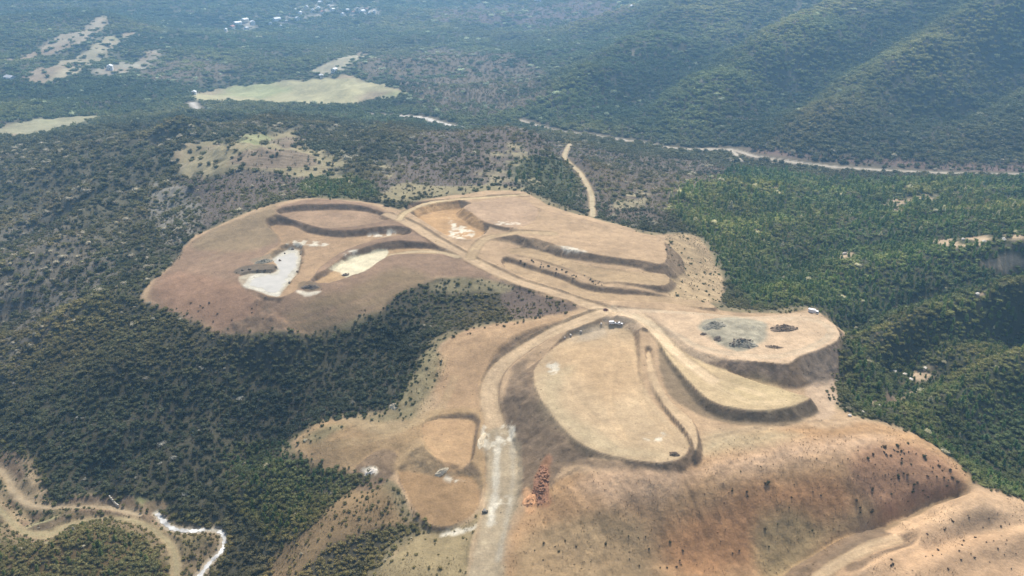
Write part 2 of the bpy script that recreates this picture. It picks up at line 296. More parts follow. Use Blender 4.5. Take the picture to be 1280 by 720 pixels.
road('spur_track', "1010 732 -41 5|1050 703 -37.5 5|1085 685 -35 6|1120 674 -33.6 6", 0.5, 0.6)
# low stockpile of grey gravel on the right pad
gp = np.array([P(a, b, 1) for a, b in nums("874 404|892 396|930 397|962 405|957 426|932 439|904 434|880 421")]); w_ = window(gp, 10); x = X[w_]; y = Y[w_]; d = dist_line(x, y, gp, None, True)[0]; ins_ = inside(x, y, gp)
H[w_] += np.where(ins_, 1, 0) * sstep(0, 7, d) * (1.5 + 1.6 * fbm(x, y, 9, 3, 181))
# weathered, gullied faces on the cut and fill slopes
H += np.clip(SLOPE, 0, 1) * (0.55 * fbm(X, Y, 3.2, 2, 61) + 0.5 * fbm(X, Y, 9, 2, 63)) * (1 - far)
def ground_poly(s, k=3): 
    v = nums(s) if isinstance(s, str) else s
    return curve(np.array([hit(a, b) for a, b in v]), k)

# ------------------------------------------------------------------ what grows and what lies on the ground (base colours)
ALB = np.zeros((NY, NX, 3)); VEG = np.ones((NY, NX)); SIZE = np.ones((NY, NX))
PINE = np.zeros((NY, NX)); BARE = np.zeros((NY, NX))     # shares of green pines / leafless grey trees in the wood
ALB[:] = (0.060, 0.055, 0.034)
nz = fbm(X, Y, 30, 4, 81)
ALB *= (1 + 0.35 * nz)[..., None]
def paint(xy, rgb, soft=2.0, wob=1.5, k=1.0, veg=None, pine=None, bare=None, size=None, mott=0.0, ms=6, scale=None, grow=0.0):
    w_ = window(xy, soft * 3 + wob * 2 + 3 + grow); x = X[w_]; y = Y[w_]
    d, _, _, _ = dist_line(x, y, xy, None, True); sdv = np.where(inside(x, y, xy), -d, d)
    sc = max(4.0, wob * 5)
    sdv = sdv - grow + wob * fbm(x, y, sc, 3, 91)
    a = sstep(soft, -soft, sdv) * k
    if rgb is not None:
        c = np.array(rgb)[None, None] * (1 + mott * fbm(x, y, ms, 4, 95))[..., None]
        aa = a
        if scale: aa = a * sstep(scale[0], scale[1], fbm(x, y, scale[2], 4, 97))
        ALB[w_] += (c - ALB[w_]) * aa[..., None]
    for F, v in ((VEG, veg), (PINE, pine), (BARE, bare), (SIZE, size)):
        if v is not None: F[w_] += (v - F[w_]) * a
    return a
def paint_line(c, rgb, wd, soft=0.6, k=1.0, off=0.0, veg=None, wob=0.4):
    xy = c[:, :2]
    if off:
        t = np.gradient(xy, axis=0); t /= np.linalg.norm(t, axis=1)[:, None] + 1e-9
        xy = xy + np.c_[-t[:, 1], t[:, 0]] * off
    w_ = window(xy, (np.max(wd) if np.ndim(wd) else wd) + 6); x = X[w_]; y = Y[w_]
    d, _, _, v = dist_line(x, y, xy, np.broadcast_to(wd, len(xy)).astype(float))
    cell = np.maximum(np.gradient(XS)[w_[1]][None], np.gradient(YS)[w_[0]][:, None] * 0.5)
    a = sstep(soft + 0.5 * cell, -soft, d - v / 2 + wob * fbm(x, y, 4, 2, 99)) * k
    ALB[w_] += (np.array(rgb)[None, None] - ALB[w_]) * a[..., None]
    if veg is not None: VEG[w_] += (veg - VEG[w_]) * np.clip(a * 1.5, 0, 1)
    return a

# woods of different make-up
BARE[:] = 0.08 + 0.24 * sstep(0, -200, X) * sstep(430, 520, Y) * (1 - far)
VEG[:] = 1 - .22 * sstep(0, -200, X) * sstep(440, 540, Y) * (1 - far)
ALB *= 1 + (0.6 * sstep(0, -200, X) * sstep(420, 520, Y))[..., None]
paint(ground_poly("840 235|930 212|1100 225|1330 228|1330 420|1180 400|1060 410|960 385|905 350|880 300|840 270"), (0.06, 0.065, 0.032), 14, 10, pine=0.85)
paint(ground_poly("1060 400|1330 330|1330 640|1215 600|1120 530|1060 500"), (0.06, 0.06, 0.032), 12, 8, pine=0.5)
paint(ground_poly("215 225|300 215|400 210|480 215|600 160|720 190|760 215|730 262|660 236|560 240|480 245|350 248|250 290|225 262"), (0.12, 0.095, 0.075), 14, 12, bare=0.7, veg=0.9, size=.75)
paint(ground_poly("370 232|400 218|440 222|470 232|475 246|440 250|390 247"), (0.08, 0.085, 0.045), 5, 5, pine=.5, bare=.1, size=.9)
paint(ground_poly("640 205|690 195|720 215|732 250|700 255|660 235"), (0.08, 0.085, 0.045), 8, 8, pine=.3, bare=.15)
paint(ground_poly("720 185|800 195|900 200|905 225|840 240|820 280|745 268|735 230"), (0.11, 0.085, 0.06), 14, 12, bare=0.65, veg=0.85, size=.8)
paint(ground_poly("450 75|560 60|680 90|660 135|560 140|505 112"), (0.14, 0.11, 0.075), 30, 20, bare=0.75, veg=0.9)
paint(ground_poly("180 85|250 75|300 90|240 100|190 100"), (0.14, 0.11, 0.075), 30, 20, bare=0.7)
paint(ground_poly("900 185|1060 195|1280 205|1280 214|1060 205|930 194"), (0.15, 0.10, 0.08), 16, 10, bare=0.8, veg=0.8)
paint(ground_poly("0 290|60 280|140 320|140 350|60 420|30 450|0 460"), (0.13, 0.115, 0.085), 12, 12, bare=0.4, veg=0.85)
paint(ground_poly("190 230|240 245|245 290|225 310|195 290"), (0.20, 0.18, 0.14), 8, 8, bare=0.45, veg=0.7)
paint(ground_poly("530 12|640 5|770 0|780 20|640 32|540 28"), (0.13, 0.09, 0.08), 50, 30, bare=0.7)
# the wood on the near slopes is low scrub
paint(ground_poly("280 560|340 555|400 580|440 600|420 640|340 690|300 660|280 620"), (0.085, 0.075, 0.04), 6, 6, pine=0.3, size=.8)
paint(ground_poly("-20 680|60 668|150 655|200 690|215 760|-20 760"), (0.12, 0.085, 0.04), 5, 5, size=.7, pine=0.2, veg=1)
paint(ground_poly("340 700|400 650|440 612|485 600|525 640|505 660|440 682|340 740"), (0.235, 0.16, 0.085), 4, 4, veg=0.16, size=.4, bare=.25)
paint(ground_poly("400 690|440 672|490 660|530 655|540 664|500 680|450 705|400 730|380 720"), (0.08, 0.07, 0.045), 3, 3, veg=1, size=.6)
paint(ground_poly("385 605|420 596|455 588|468 594|440 606|400 620"), (0.08, 0.07, 0.045), 2, 3, veg=1, size=.6)
paint(ground_poly("-20 570|30 568|50 600|60 630|150 640|270 660|285 690|250 730|200 700|150 660|-20 690"), (0.17, 0.135, 0.07), 4, 4, veg=0.6, size=.5)
paint(ground_poly("152 624|180 622|205 630|200 640|160 638"), (0.20, 0.20, 0.09), 2, 2, .9, veg=0.1)
for s_ in ("0 572|30 570|48 590|60 626|30 626|14 600", "90 628|140 622|170 632|205 646|190 652|120 642", "0 610|20 640|50 650|30 662|0 640"):
    paint(ground_poly(s_), (0.29, 0.215, 0.13), 2.5, 3.5, .9, veg=.15, size=.45, mott=.4, ms=4)
paint(ground_poly("40 655|75 648|85 660|60 680|38 672"), (0.30, 0.27, 0.15), 2, 2, .9, veg=0.05)
# clearings and fields
GRASS = (0.30, 0.29, 0.155)
FIELDS = {
 'hill_clearing': ("220 186|260 176|310 168|362 162|376 172|388 184|414 198|414 214|380 222|330 214|280 218|232 222|220 206", (0.27, 0.225, 0.13), 0.04),
 'valley_field': ("243 117|290 108|370 100|420 97|440 95|500 112|505 120|470 124|430 131|340 129|250 125", (0.40, 0.355, 0.20), 0.0),
 'upper_field': ("385 90|420 74|448 66|466 68|440 80|410 94", (0.36, 0.32, 0.22), 0.10),
 'west_field': ("0 158|40 149|85 146|128 146|85 160|50 170|4 172", (0.34, 0.31, 0.19), 0.0),
 'far_field': ("10 74|60 54|100 38|130 18|136 24|114 48|102 58|60 70", (0.36, 0.30, 0.21), 0.2),
 'long_field': ("24 98|75 76|112 58|145 44|176 42|142 62|112 84|85 98|45 105", (0.36, 0.31, 0.20), 0.2),
 'small_field': ("112 88|150 78|196 62|202 68|160 90|136 94", (0.34, 0.31, 0.23), 0.2),
}
FIELD_XY = {}
for nm_, (s_, c_, v_) in FIELDS.items():
    xy = ground_poly(s_); FIELD_XY[nm_] = xy
    dist_ = np.hypot(*xy.mean(0)); paint(xy, c_, 2 + dist_ / 400, 3 + dist_ / 250, 0.95, veg=v_, mott=0.3, ms=dist_ / 25)
    paint(xy, (0.25, 0.185, 0.125), 2, 3, 0.8, mott=.3, ms=dist_ / 40, scale=(-.05, .35, dist_ / 14))
    paint(xy, (0.27, 0.30, 0.14), 2, 3, 0.6, scale=(.15, .45, dist_ / 9))
for s_ in ("290 196|340 186|385 192|400 206|350 210|300 208", "330 176|370 172|380 184|350 186"):
    paint(ground_poly(s_), (0.17, 0.125, 0.09), 4, 8, .8, veg=.3, bare=.8, size=.6, mott=.4, ms=8)
for s_ in ("400 186|415 192|440 205|420 210|395 200", "460 205|495 205|490 222|462 220", "610 185|650 180|660 200|640 210|615 200", "600 215|660 218|680 235|640 238|600 234",
           "770 245|810 236|800 255|770 262", "620 190|640 188|642 196|625 200", "410 215|440 214|446 228|412 226"):
    paint(ground_poly(s_), (0.27, 0.23, 0.13), 5, 8, 0.8, veg=0.35, mott=.5, scale=(-.3, .2, 14))
paint(ground_poly("480 238|510 228|540 232|640 234|665 240|600 243|560 246|500 254|470 250"), (0.25, 0.21, 0.115), 3, 5, 0.9, veg=0.25)
for s_ in ("1108 256|1128 250|1132 262|1115 270", "1138 246|1170 244|1165 252|1140 254", "1165 300|1240 292|1290 296|1290 306|1230 308|1180 310", "1040 318|1068 312|1066 324|1045 326", "1090 498|1140 490|1135 500|1085 510",
           "1215 368|1232 364|1230 372|1216 376", "1130 470|1155 460|1165 470|1130 480", "1230 325|1280 322|1280 330|1240 332"):
    paint(ground_poly(s_), (0.42, 0.31, 0.20), 3, 5, 0.9, veg=0.12, mott=.4, scale=(-.45, .1, 10))
# bare mountain rib and rock streaks beyond the valley
for s_ in ("984 90|994 90|996 130|992 152|980 160|986 130", "960 38|990 10|1000 12|966 44", "790 60|800 58|796 80|788 78", "1040 132|1060 120|1064 124|1044 138"):
    paint(ground_poly(s_), (0.24, 0.20, 0.13), 6, 9, 0.8, veg=0.45, scale=(-.4, .2, 22))

for s_ in ("280 42|300 26|320 26|318 36|295 42", "340 36|362 18|390 6|420 3|424 14|400 22|360 32", "424 22|440 10|468 9|472 18|446 22"):
    paint(ground_poly(s_), (0.34, 0.31, 0.26), 12, 14, .85, veg=.4, mott=.4, ms=40, scale=(-.4, .1, 60))
# the worked ground
TAN = (0.40, 0.275, 0.165); PINK = (0.45, 0.30, 0.19); BROWN = (0.30, 0.195, 0.115); PALE = (0.52, 0.42, 0.29); OLIVE = (0.235, 0.185, 0.10)
SLOPEC = (0.185, 0.128, 0.082)  # raw brown soil, darkened further for shade on cut and fill faces
site_xy = ground_poly(SITE_PX, 2)
paint(site_xy, (0.19, 0.155, 0.085), 4, 10.0, 1, veg=0.42, size=.5, bare=.2, mott=.4, ms=6, grow=4.0)
paint(site_xy, TAN, 2.0, 7.0, veg=0.0, mott=0.14, ms=12)
left_xy = ground_poly("347 258|400 249|470 257|512 282|548 305|600 335|640 362|600 356|545 346|500 375|458 389|416 406|380 413|305 410|258 409|216 387|186 369|224 323|249 295")
paint(left_xy, (0.255, 0.168, 0.108), 3, 3, mott=0.14, ms=22)
paint(ground_poly("190 368|225 340|300 360|330 392|380 408|305 408|258 407|216 386"), (0.285, 0.172, 0.108), 6, 6, .8, mott=0.15, ms=12)
paint(ground_poly("380 412|440 392|500 373|540 350|500 335|430 365|360 395"), (0.245, 0.175, 0.098), 6, 6, .8)
paint(ground_poly("330 262|345 258|350 300|300 315|245 312|252 296"), (0.25, 0.185, 0.108), 5, 5, .8)
paint(ground_poly("565 422|620 404|700 396|735 388|690 416|640 440|612 475|608 520|560 510|540 480|545 445"), (0.375, 0.245, 0.138), 3, 3, mott=.1, ms=16)
paint(ground_poly("370 550|430 522|510 520|560 510|605 525|605 600|560 600|500 585|450 590|400 582"), (0.335, 0.225, 0.12), 3, 4, mott=.15, ms=14)
paint(ground_poly("420 520|470 516|505 505|530 470|540 500|520 530|460 545"), (0.35, 0.26, 0.15), 3, 4, .7)
paint(ground_poly("470 720|520 672|550 660|590 650|606 640|590 700|580 760|460 770"), (0.285, 0.22, 0.12), 3, 4, veg=0.06, size=.4, mott=.2, ms=6)
paint(ground_poly("690 600|780 590|860 572|930 545|1040 532|1130 540|1190 572|1215 608|1180 622|1100 655|1040 690|980 740|640 760|650 660"), (0.405, 0.25, 0.13), 3, 4, mott=.3, ms=11, veg=0.0)
hill_xy = ground_poly("690 600|780 590|860 572|930 545|1040 532|1130 540|1190 572|1215 608|1180 622|1100 655|1040 690|980 760|640 760|650 660")
for s_, c_, k_ in (("720 600|860 578|1010 548|1110 545|1060 570|900 600|760 625", (0.54, 0.36, 0.225), .85), ("860 640|960 600|1050 600|1060 650|980 690|880 720|840 690", (0.43, 0.225, 0.105), .9), ("1060 580|1130 555|1190 585|1200 612|1140 640|1100 640", (0.34, 0.19, 0.11), .85),
                   ("660 670|740 650|800 660|800 740|650 740", (0.315, 0.225, 0.125), .75), ("950 640|1060 650|1080 640|1020 690|960 720", (0.30, 0.235, 0.12), .7), ("870 545|950 540|1000 545|940 560|880 570", (0.42, 0.33, 0.20), .7)):
    paint(ground_poly(s_), c_, 6, 6, k_, mott=.2, ms=9)
paint(ground_poly("1000 735|1060 690|1110 665|1150 625|1215 612|1300 640|1330 760"), (0.52, 0.345, 0.205), 3, 5, veg=0.0, mott=.2, ms=14)
gl = curve(np.array([hit(a, b) for a, b in nums("1195 622|1150 640|1100 664|1050 692|1000 718")]), 5, False); paint_line(gl, (0.20, 0.145, 0.08), 4.0, 2, .7, 0, None, 1.5)  # shadow in the gully groove, painted into the soil colour
paint(ground_poly("1110 690|1200 660|1280 670|1280 730|1110 730"), (0.50, 0.315, 0.18), 6, 7, .6)
paint(ground_poly("832 296|870 296|890 325|906 352|892 378|838 372|834 340"), (0.36, 0.26, 0.15), 3, 4, veg=0.10, size=.5, mott=.35, ms=5)
paint(ground_poly("1010 480|1040 462|1048 500|1040 520|1020 522"), (0.46, 0.33, 0.22), 2, 2, .9)
paint(ground_poly("620 395|690 394|720 386|690 376|640 362|625 356|545 350|480 390|520 410|575 412"), (0.075, 0.065, 0.04), 3, 4, veg=0.95, size=.8)
paint(ground_poly("628 352|690 372|722 384|690 394|640 398|630 380"), (0.13, 0.095, 0.07), 2, 2, veg=0.8, size=.6, bare=.6)
for s_ in ("440 520|480 512|500 498|520 465|535 440|548 450|540 490|515 525|460 532", "380 545|420 526|445 530|420 548|390 560", "545 352|600 350|640 360|620 366|580 360|540 362"):
    paint(ground_poly(s_), (0.22, 0.185, 0.10), 3, 6, .85, veg=.3, size=.45, mott=.4, ms=4)
# pads
PADC = {'terrace_top': (0.40, 0.275, 0.165), 'terrace_middle': (0.37, 0.26, 0.15), 'terrace_low': (0.38, 0.265, 0.155), 'basin_floor': (0.40, 0.25, 0.125), 'shelf': (0.385, 0.265, 0.17),
        'quarry_shelf': (0.32, 0.215, 0.135), 'quarry_floor': (0.33, 0.22, 0.128), 'clay_flat': (0.36, 0.24, 0.13), 'silt_bed': (0.40, 0.34, 0.25), 'right_pad': (0.51, 0.365, 0.235), 'crescent_bench': (0.48, 0.355, 0.205),
        'centre_pad': (0.435, 0.315, 0.19), 'ditch_strip': (0.46, 0.33, 0.20), 'basin_platform': (0.42, 0.27, 0.145), 'borrow_flat': (0.30, 0.19, 0.098)}
slope_m = SLOPE * sstep(6, 14, 1e9 * (1 - inside(X, Y, hill_xy)) + 14)
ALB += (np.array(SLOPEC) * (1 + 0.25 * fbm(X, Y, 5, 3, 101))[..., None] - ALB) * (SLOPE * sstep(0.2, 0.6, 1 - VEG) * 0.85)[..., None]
paint(ground_poly("662 445|640 462|630 500|645 545|662 560|690 580|720 582|760 586|840 584|845 578|790 580|740 572|700 552|680 525|664 495|660 465"), (0.205, 0.145, 0.094), 1.5, 2, .85, mott=.3, ms=4)  # flank of the centre pad, bank shade painted into its soil brown
paint(ground_poly("822 425|840 450|868 488|900 512|950 517|1015 503|1022 518|985 532|930 532|885 522|850 505|830 480"), (0.185, 0.138, 0.086), 1.2, 1.2, .8, mott=.3, ms=3)  # crescent embankment, its shaded face likewise painted darker
paint(ground_poly("496 575|530 548|562 586|590 586|604 598|604 612|540 606|498 594"), (0.335, 0.23, 0.125), 2, 2, .9, mott=.2, ms=6)
paint(ground_poly("880 450|930 454|985 460|975 474|930 464|890 456"), (0.29, 0.205, 0.14), 1.2, 1.5, .8, mott=.3, ms=4)
paint(ground_poly("1000 450|1046 432|1050 440|1036 476|1012 482"), (0.235, 0.175, 0.125), 1.5, 2, .7, mott=.4, ms=4)
for nm_, xy in PADS.items(): paint(xy, PADC[nm_], 0.7, 0.6, 1, veg=0.0, mott=0.10, ms=18)
paint(ground_poly("700 440|790 425|800 480|760 500|720 470"), (0.45, 0.30, 0.165), 8, 6, .6)
paint(ground_poly("672 480|720 455|700 500|760 550|840 570|760 568|700 530"), (0.41, 0.325, 0.20), 6, 4, .7)
paint(ground_poly("712 424|745 410|770 412|740 424"), (0.40, 0.32, 0.23), 4, 4, .7)
paint(ground_poly("876 402|895 397|930 398|960 405|955 425|930 437|905 432|882 420"), (0.31, 0.275, 0.20), 1.8, 2.5, .95, mott=.3, ms=4)
paint(ground_poly("935 470|990 490|1005 498|970 505|920 500|900 480"), (0.43, 0.33, 0.18), 4, 3, .6)
# tracks
RC = {'main_track': (0.42, 0.30, 0.185), 'rim_track': (0.46, 0.345, 0.20), 'terrace_ramp': (0.37, 0.265, 0.155), 'quarry_track': (0.41, 0.31, 0.19), 'haul_road': (0.435, 0.315, 0.195), 'bench_track': (0.54, 0.40, 0.25),
      'ridge_path': (0.40, 0.32, 0.20), 'valley_road': (0.42, 0.36, 0.28), 'far_road': (0.55, 0.50, 0.44), 'cutoff_road': (0.55, 0.46, 0.38), 'creek_track': (0.36, 0.28, 0.18), 'meadow_track': (0.30, 0.245, 0.14), 'creek_bed': (0.4, 0.36, 0.29), 'spur_track': (0.46, 0.33, 0.20), 'ford_track': (0.42, 0.36, 0.28)}
for nm_ in ('valley_road', 'far_road', 'cutoff_road', 'ridge_path'):
    c = ROADS[nm_]; paint_line(c, (0.15, 0.12, 0.08), c[:, 3] + (20 if nm_ != 'ridge_path' else 3), 3, .7, 0, 0.0, 3)
for nm_, c in ROADS.items():
    paint_line(c, RC[nm_], c[:, 3], 0.7, 0.95, 0, 0.0)
    if c[0, 1] < 750:
        for o_ in (-1.6, 1.6): paint_line(c, tuple(np.array(RC[nm_]) * 1.16), 1.3, 0.5, 0.55, o_)
        for sgn in (-1, 1):
            paint_line(np.c_[c[:, :2], c[:, 2:]], (0.27, 0.19, 0.11), 0.9, 0.5, 0.55, sgn * float(np.median(c[:, 3])) * 0.5)
for s_ in ("742 384|790 396|826 424|862 460|930 500|985 503", "748 388|800 402|836 432|880 468|960 496", "765 385|830 414|880 436|960 446|1010 436|1040 420", "770 388|822 400|860 432|920 444|980 444", "755 388|860 391|950 399|1010 399|1038 412|1030 424", "735 390|690 412|650 438", "790 392|812 405|822 418", "700 440|760 425|790 440|800 480", "690 460|740 450|780 470|815 520|845 550", "760 410|770 440|760 500|780 550", "720 420|700 450|720 500|780 560",
           "680 262|740 284|820 306", "660 296|720 300|820 318", "640 316|700 324|800 346", "300 350|340 380|420 385|500 355", "230 340|270 370|340 395|420 390", "250 330|310 300|345 275", "560 440|580 420|650 402|720 390", "550 470|565 430|640 408", "400 560|470 548|540 520|570 470", "420 545|500 545|560 560", "1020 560|1080 545|1120 550", "1110 675|1180 640|1260 640", "1090 690|1160 665|1270 670"):
    xy = curve(np.array([hit(a, b) for a, b in nums(s_)]), 6, False); px_ = xy.mean(0); b0 = sample(ALB, np.array([px_[0]]), np.array([px_[1]]))[0]
    for o_ in (-1.1, 1.1): paint_line(xy, tuple(b0 * 1.22), 0.9, 0.6, 0.4, o_, None, .5)
    paint_line(xy, tuple(b0 * .8), 0.8, 0.6, 0.3, 2.3, None, .6)
# grey paved lower end of the haul road, pale lime spills
paint(ground_poly("608 540|645 540|652 600|645 640|630 680|628 740|585 740|592 690|606 640|608 590"), (0.35, 0.285, 0.19), 1.5, 1.5, .75, mott=.25, ms=4)
wl = curve(np.array([hit(a, b) for a, b in nums("624 548|621 575|620 605|617 632|612 655")]), 6, False); paint_line(wl, (0.52, 0.47, 0.38), 2.6, 1.0, .75, 0, None, 1.2)
paint_line(curve(np.array([hit(a, b) for a, b in nums("640 545|641 600|634 650|622 700")]), 6, False), (0.40, 0.35, 0.27), 2.0, 1.0, .6, 0, None, 1.0)
LIME = [("quarry_lime", "612 560|622 545|628 530|640 528|646 540|636 552|626 562|620 568|610 568"), ("road_lime", "612 632|626 622|636 622|640 634|632 630|622 632|616 648|622 656|612 652"),
        ("berm_lime", "597 560|603 548|604 532|609 534|610 550|604 566"), ("spill_lime", "546 588|560 584|556 590|575 600|588 602|570 603|548 596"), ("bank_lime", "554 666|575 660|590 656|592 660|570 668|552 671"), ("rock_lime", "452 586|464 582|472 584|470 594|458 594"),
        ("loop_lime", "561 272|570 278|592 290|588 296|570 298|561 294|565 284"), ("pad_lime", "684 456|694 452|700 462|690 470"), ("edge_lime", "806 545|832 541|838 545|815 550"), ("shelf_lime", "620 277|648 278|650 281|624 281"), ("bench_lime", "695 308|722 310|735 316|710 314"),
        ("quarry_edge", "464 292|486 288|494 292|478 296|462 296"), ("flow_lime", "356 304|376 300|408 304|404 308|380 307|366 312"), ("ramp_lime", "430 316|450 310|448 315|432 320")]
for nm_, s_ in LIME:
    paint(ground_poly(s_), (0.66, 0.59, 0.47), 1.2, 2.0, .85, mott=.3, ms=3, scale=(-.25, .2, 3.2))
CLAY = [("silt_flat", "341 323|358 313|372 314|370 339|358 356|352 364|346 371|324 364|305 357|319 342|341 342|347 334", (0.50, 0.46, 0.38)), ("clay_sheet", "413 336|430 325|458 316|484 312|480 323|466 332|446 342|432 346|426 341|416 338", (0.60, 0.53, 0.37)),
        ("clay_spot", "371 363|385 364|402 363|397 368|380 370", (0.62, 0.54, 0.42))]
CLAY_XY = {}
for nm_, s_, c_ in CLAY:
    xy = ground_poly(s_); CLAY_XY[nm_] = xy; paint(xy, c_, 0.8, 1.3, .95, mott=.14, ms=5)
paint(ground_poly("292 339|310 332|345 332|340 341|318 341|300 344"), (0.12, 0.10, 0.075), 1, 1.2, .85)  # shade on the bank turned from the sun, put into the colour
paint(ground_poly("316 324|336 318|352 308|360 306|358 312|344 322|330 330|318 328"), (0.21, 0.165, 0.11), 1.2, 1.6, .8)
paint(ground_poly("374 354|384 352|402 358|400 362|384 364|372 361"), (0.16, 0.12, 0.075), 1, 1, .8)
paint(ground_poly("655 612|665 612|672 628|668 640|656 640"), (0.58, 0.33, 0.17), 1, 1, .9)
paint(ground_poly("668 596|680 572|690 570|686 600|690 626|680 634|666 626"), (0.32, 0.165, 0.09), 1.2, 1.6, .8, mott=.4, ms=2)

# dusty yellow cast of the soil and broad uneven tone, darker damp and pale dry sweeps left by the machines
site_m = sstep(.5, .1, VEG)[..., None]
ALB *= 1 + site_m * (np.array((0.94, 0.95, 0.92)) - 1)
sw = fbm(X + 6 * F2, Y * 1.0, 12, 4, 141) + .6 * fbm(X * .35 + Y * .2, Y * .9 - X * .3, 3.5, 3, 143)
ALB *= 1 + site_m * (0.17 * sw)[..., None]
# ------------------------------------------------------------------ materials
def new_mat(name):
    m = bpy.data.materials.new(name); m.use_nodes = True; m.node_tree.nodes.clear(); return m, m.node_tree.nodes, m.node_tree.links
def plain(name, rgb, rough=0.7, metal=0.0, var=0.12, scale=3.0, bump=0.0):
    m, N, L = new_mat(name); o = N.new('ShaderNodeOutputMaterial'); b = N.new('ShaderNodeBsdfPrincipled'); tc = N.new('ShaderNodeTexCoord'); t = N.new('ShaderNodeTexNoise')
    t.inputs['Scale'].default_value = scale; t.inputs['Detail'].default_value = 4; L.new(tc.outputs['Object'], t.inputs['Vector'])
    r = N.new('ShaderNodeMapRange'); r.inputs[1].default_value = .25; r.inputs[2].default_value = .75; r.inputs[3].default_value = 1 - var; r.inputs[4].default_value = 1 + var; L.new(t.outputs[0], r.inputs[0])
    x = N.new('ShaderNodeMix'); x.data_type = 'RGBA'; x.blend_type = 'MULTIPLY'; x.inputs[0].default_value = 1; x.inputs[6].default_value = (*rgb, 1); L.new(r.outputs[0], x.inputs[7])
    L.new(x.outputs[2], b.inputs['Base Color']); b.inputs['Roughness'].default_value = rough; b.inputs['Metallic'].default_value = metal
    if bump:
        bp = N.new('ShaderNodeBump'); bp.inputs['Strength'].default_value = bump; L.new(t.outputs[0], bp.inputs['Height']); L.new(bp.outputs[0], b.inputs['Normal'])
    L.new(b.outputs[0], o.inputs[0]); return m
def ground_mat():
    m, N, L = new_mat('soil'); o = N.new('ShaderNodeOutputMaterial'); b = N.new('ShaderNodeBsdfPrincipled')
    a = N.new('ShaderNodeAttribute'); a.attribute_name = 'albedo'; g = N.new('ShaderNodeNewGeometry')
    cur = a.outputs['Color']; hs = []
    for sc, lo, hi, det in ((0.045, .90, 1.10, 5), (0.22, .86, 1.14, 5), (1.1, .86, 1.14, 3)):
        t = N.new('ShaderNodeTexNoise'); t.inputs['Scale'].default_value = sc; t.inputs['Detail'].default_value = det; t.inputs['Roughness'].default_value = .62; L.new(g.outputs['Position'], t.inputs['Vector'])
        r = N.new('ShaderNodeMapRange'); r.inputs[1].default_value = .3; r.inputs[2].default_value = .7; r.inputs[3].default_value = lo; r.inputs[4].default_value = hi; L.new(t.outputs[0], r.inputs[0])
        x = N.new('ShaderNodeMix'); x.data_type = 'RGBA'; x.blend_type = 'MULTIPLY'; x.inputs[0].default_value = 1; L.new(cur, x.inputs[6]); L.new(r.outputs[0], x.inputs[7]); cur = x.outputs[2]; hs.append(t)
    bp = N.new('ShaderNodeBump'); bp.inputs['Strength'].default_value = .55; bp.inputs['Distance'].default_value = 1.2; L.new(hs[1].outputs[0], bp.inputs['Height'])
    b2 = N.new('ShaderNodeBump'); b2.inputs['Strength'].default_value = .2; b2.inputs['Distance'].default_value = .3; L.new(hs[2].outputs[0], b2.inputs['Height']); L.new(bp.outputs[0], b2.inputs['Normal'])
    L.new(b2.outputs[0], b.inputs['Normal']); L.new(cur, b.inputs['Base Color']); b.inputs['Roughness'].default_value = .95; b.inputs['Specular IOR Level'].default_value = .12
    L.new(b.outputs[0], o.inputs[0]); return m
SOIL = ground_mat()

# ------------------------------------------------------------------ the ground, cut into its pieces
REG = np.zeros((NY - 1, NX - 1), np.int32); names = [('terrain', 'wooded hills and valley floor around the bare worked site')]
xc = (X[:-1, :-1] + X[1:, 1:]) / 2; yc = (Y[:-1, :-1] + Y[1:, 1:]) / 2
def region(xy, name, label):
    names.append((name, label)); w_ = window(xy, 2); w_ = np.s_[w_[0].start:min(w_[0].stop, NY - 1), w_[1].start:min(w_[1].stop, NX - 1)]
    REG[w_] = np.where(inside(xc[w_], yc[w_], xy), len(names) - 1, REG[w_])
def region_line(c, name, label):
    names.append((name, label)); xy = c[:, :2]; w_ = window(xy, 20); w_ = np.s_[w_[0].start:min(w_[0].stop, NY - 1), w_[1].start:min(w_[1].stop, NX - 1)]
    d, _, _, v = dist_line(xc[w_], yc[w_], xy, c[:, 3]); REG[w_] = np.where(d < v / 2, len(names) - 1, REG[w_])
region(ground_poly("735 150|800 172|912 184|1000 200|1300 214|1300 0|870 0|760 80|660 135"), 'mountain', 'wooded mountainside rising beyond the valley road')
region(site_xy, 'bare_ground', 'bare graded soil and cut banks between the pads of the site')
region(left_xy, 'cleared_hilltop', 'brown cleared hilltop with a shallow quarry at the left of the site')
region(hill_xy, 'dry_hillside', 'orange brown dry grass hillside in the right foreground')
for nm_, xy in FIELD_XY.items(): region(xy, nm_, {'hill_clearing': 'dry grass clearing on the wooded hill behind the quarry', 'valley_field': 'large pale green field on the valley floor', 'upper_field': 'narrow pale strip of field rising behind the large valley field', 'west_field': 'small straw coloured field at the left edge', 'far_field': 'farthest of the pale slanting fields at top left', 'long_field': 'longest of the pale slanting fields at top left', 'small_field': 'thin pale field beside the white farmhouse at top left'}[nm_])
PL = {'terrace_top': 'top terrace of the stepped benches behind the junction', 'terrace_middle': 'middle terrace of the stepped benches behind the junction', 'terrace_low': 'narrow lowest terrace beside the main track', 'basin_floor': 'orange basin floor inside the rim track loop', 'shelf': 'raised shelf beside the basin at the back of the site',
      'quarry_shelf': 'upper quarry shelf below a dark cut bank', 'quarry_floor': 'quarry floor with pale silt', 'silt_bed': 'wet silt bed with ragged dark banks in the quarry', 'clay_flat': 'small flat under the curved bank with cream clay', 'right_pad': 'pale pink round pad with a gravel patch at right', 'crescent_bench': 'crescent shaped bench with a dark embankment', 'centre_pad': 'large smooth teardrop shaped pad in the centre', 'ditch_strip': 'narrow pale strip along the right edge of the centre pad', 'basin_platform': 'small square platform left of the haul road', 'borrow_flat': 'round brown flat below the square platform'}
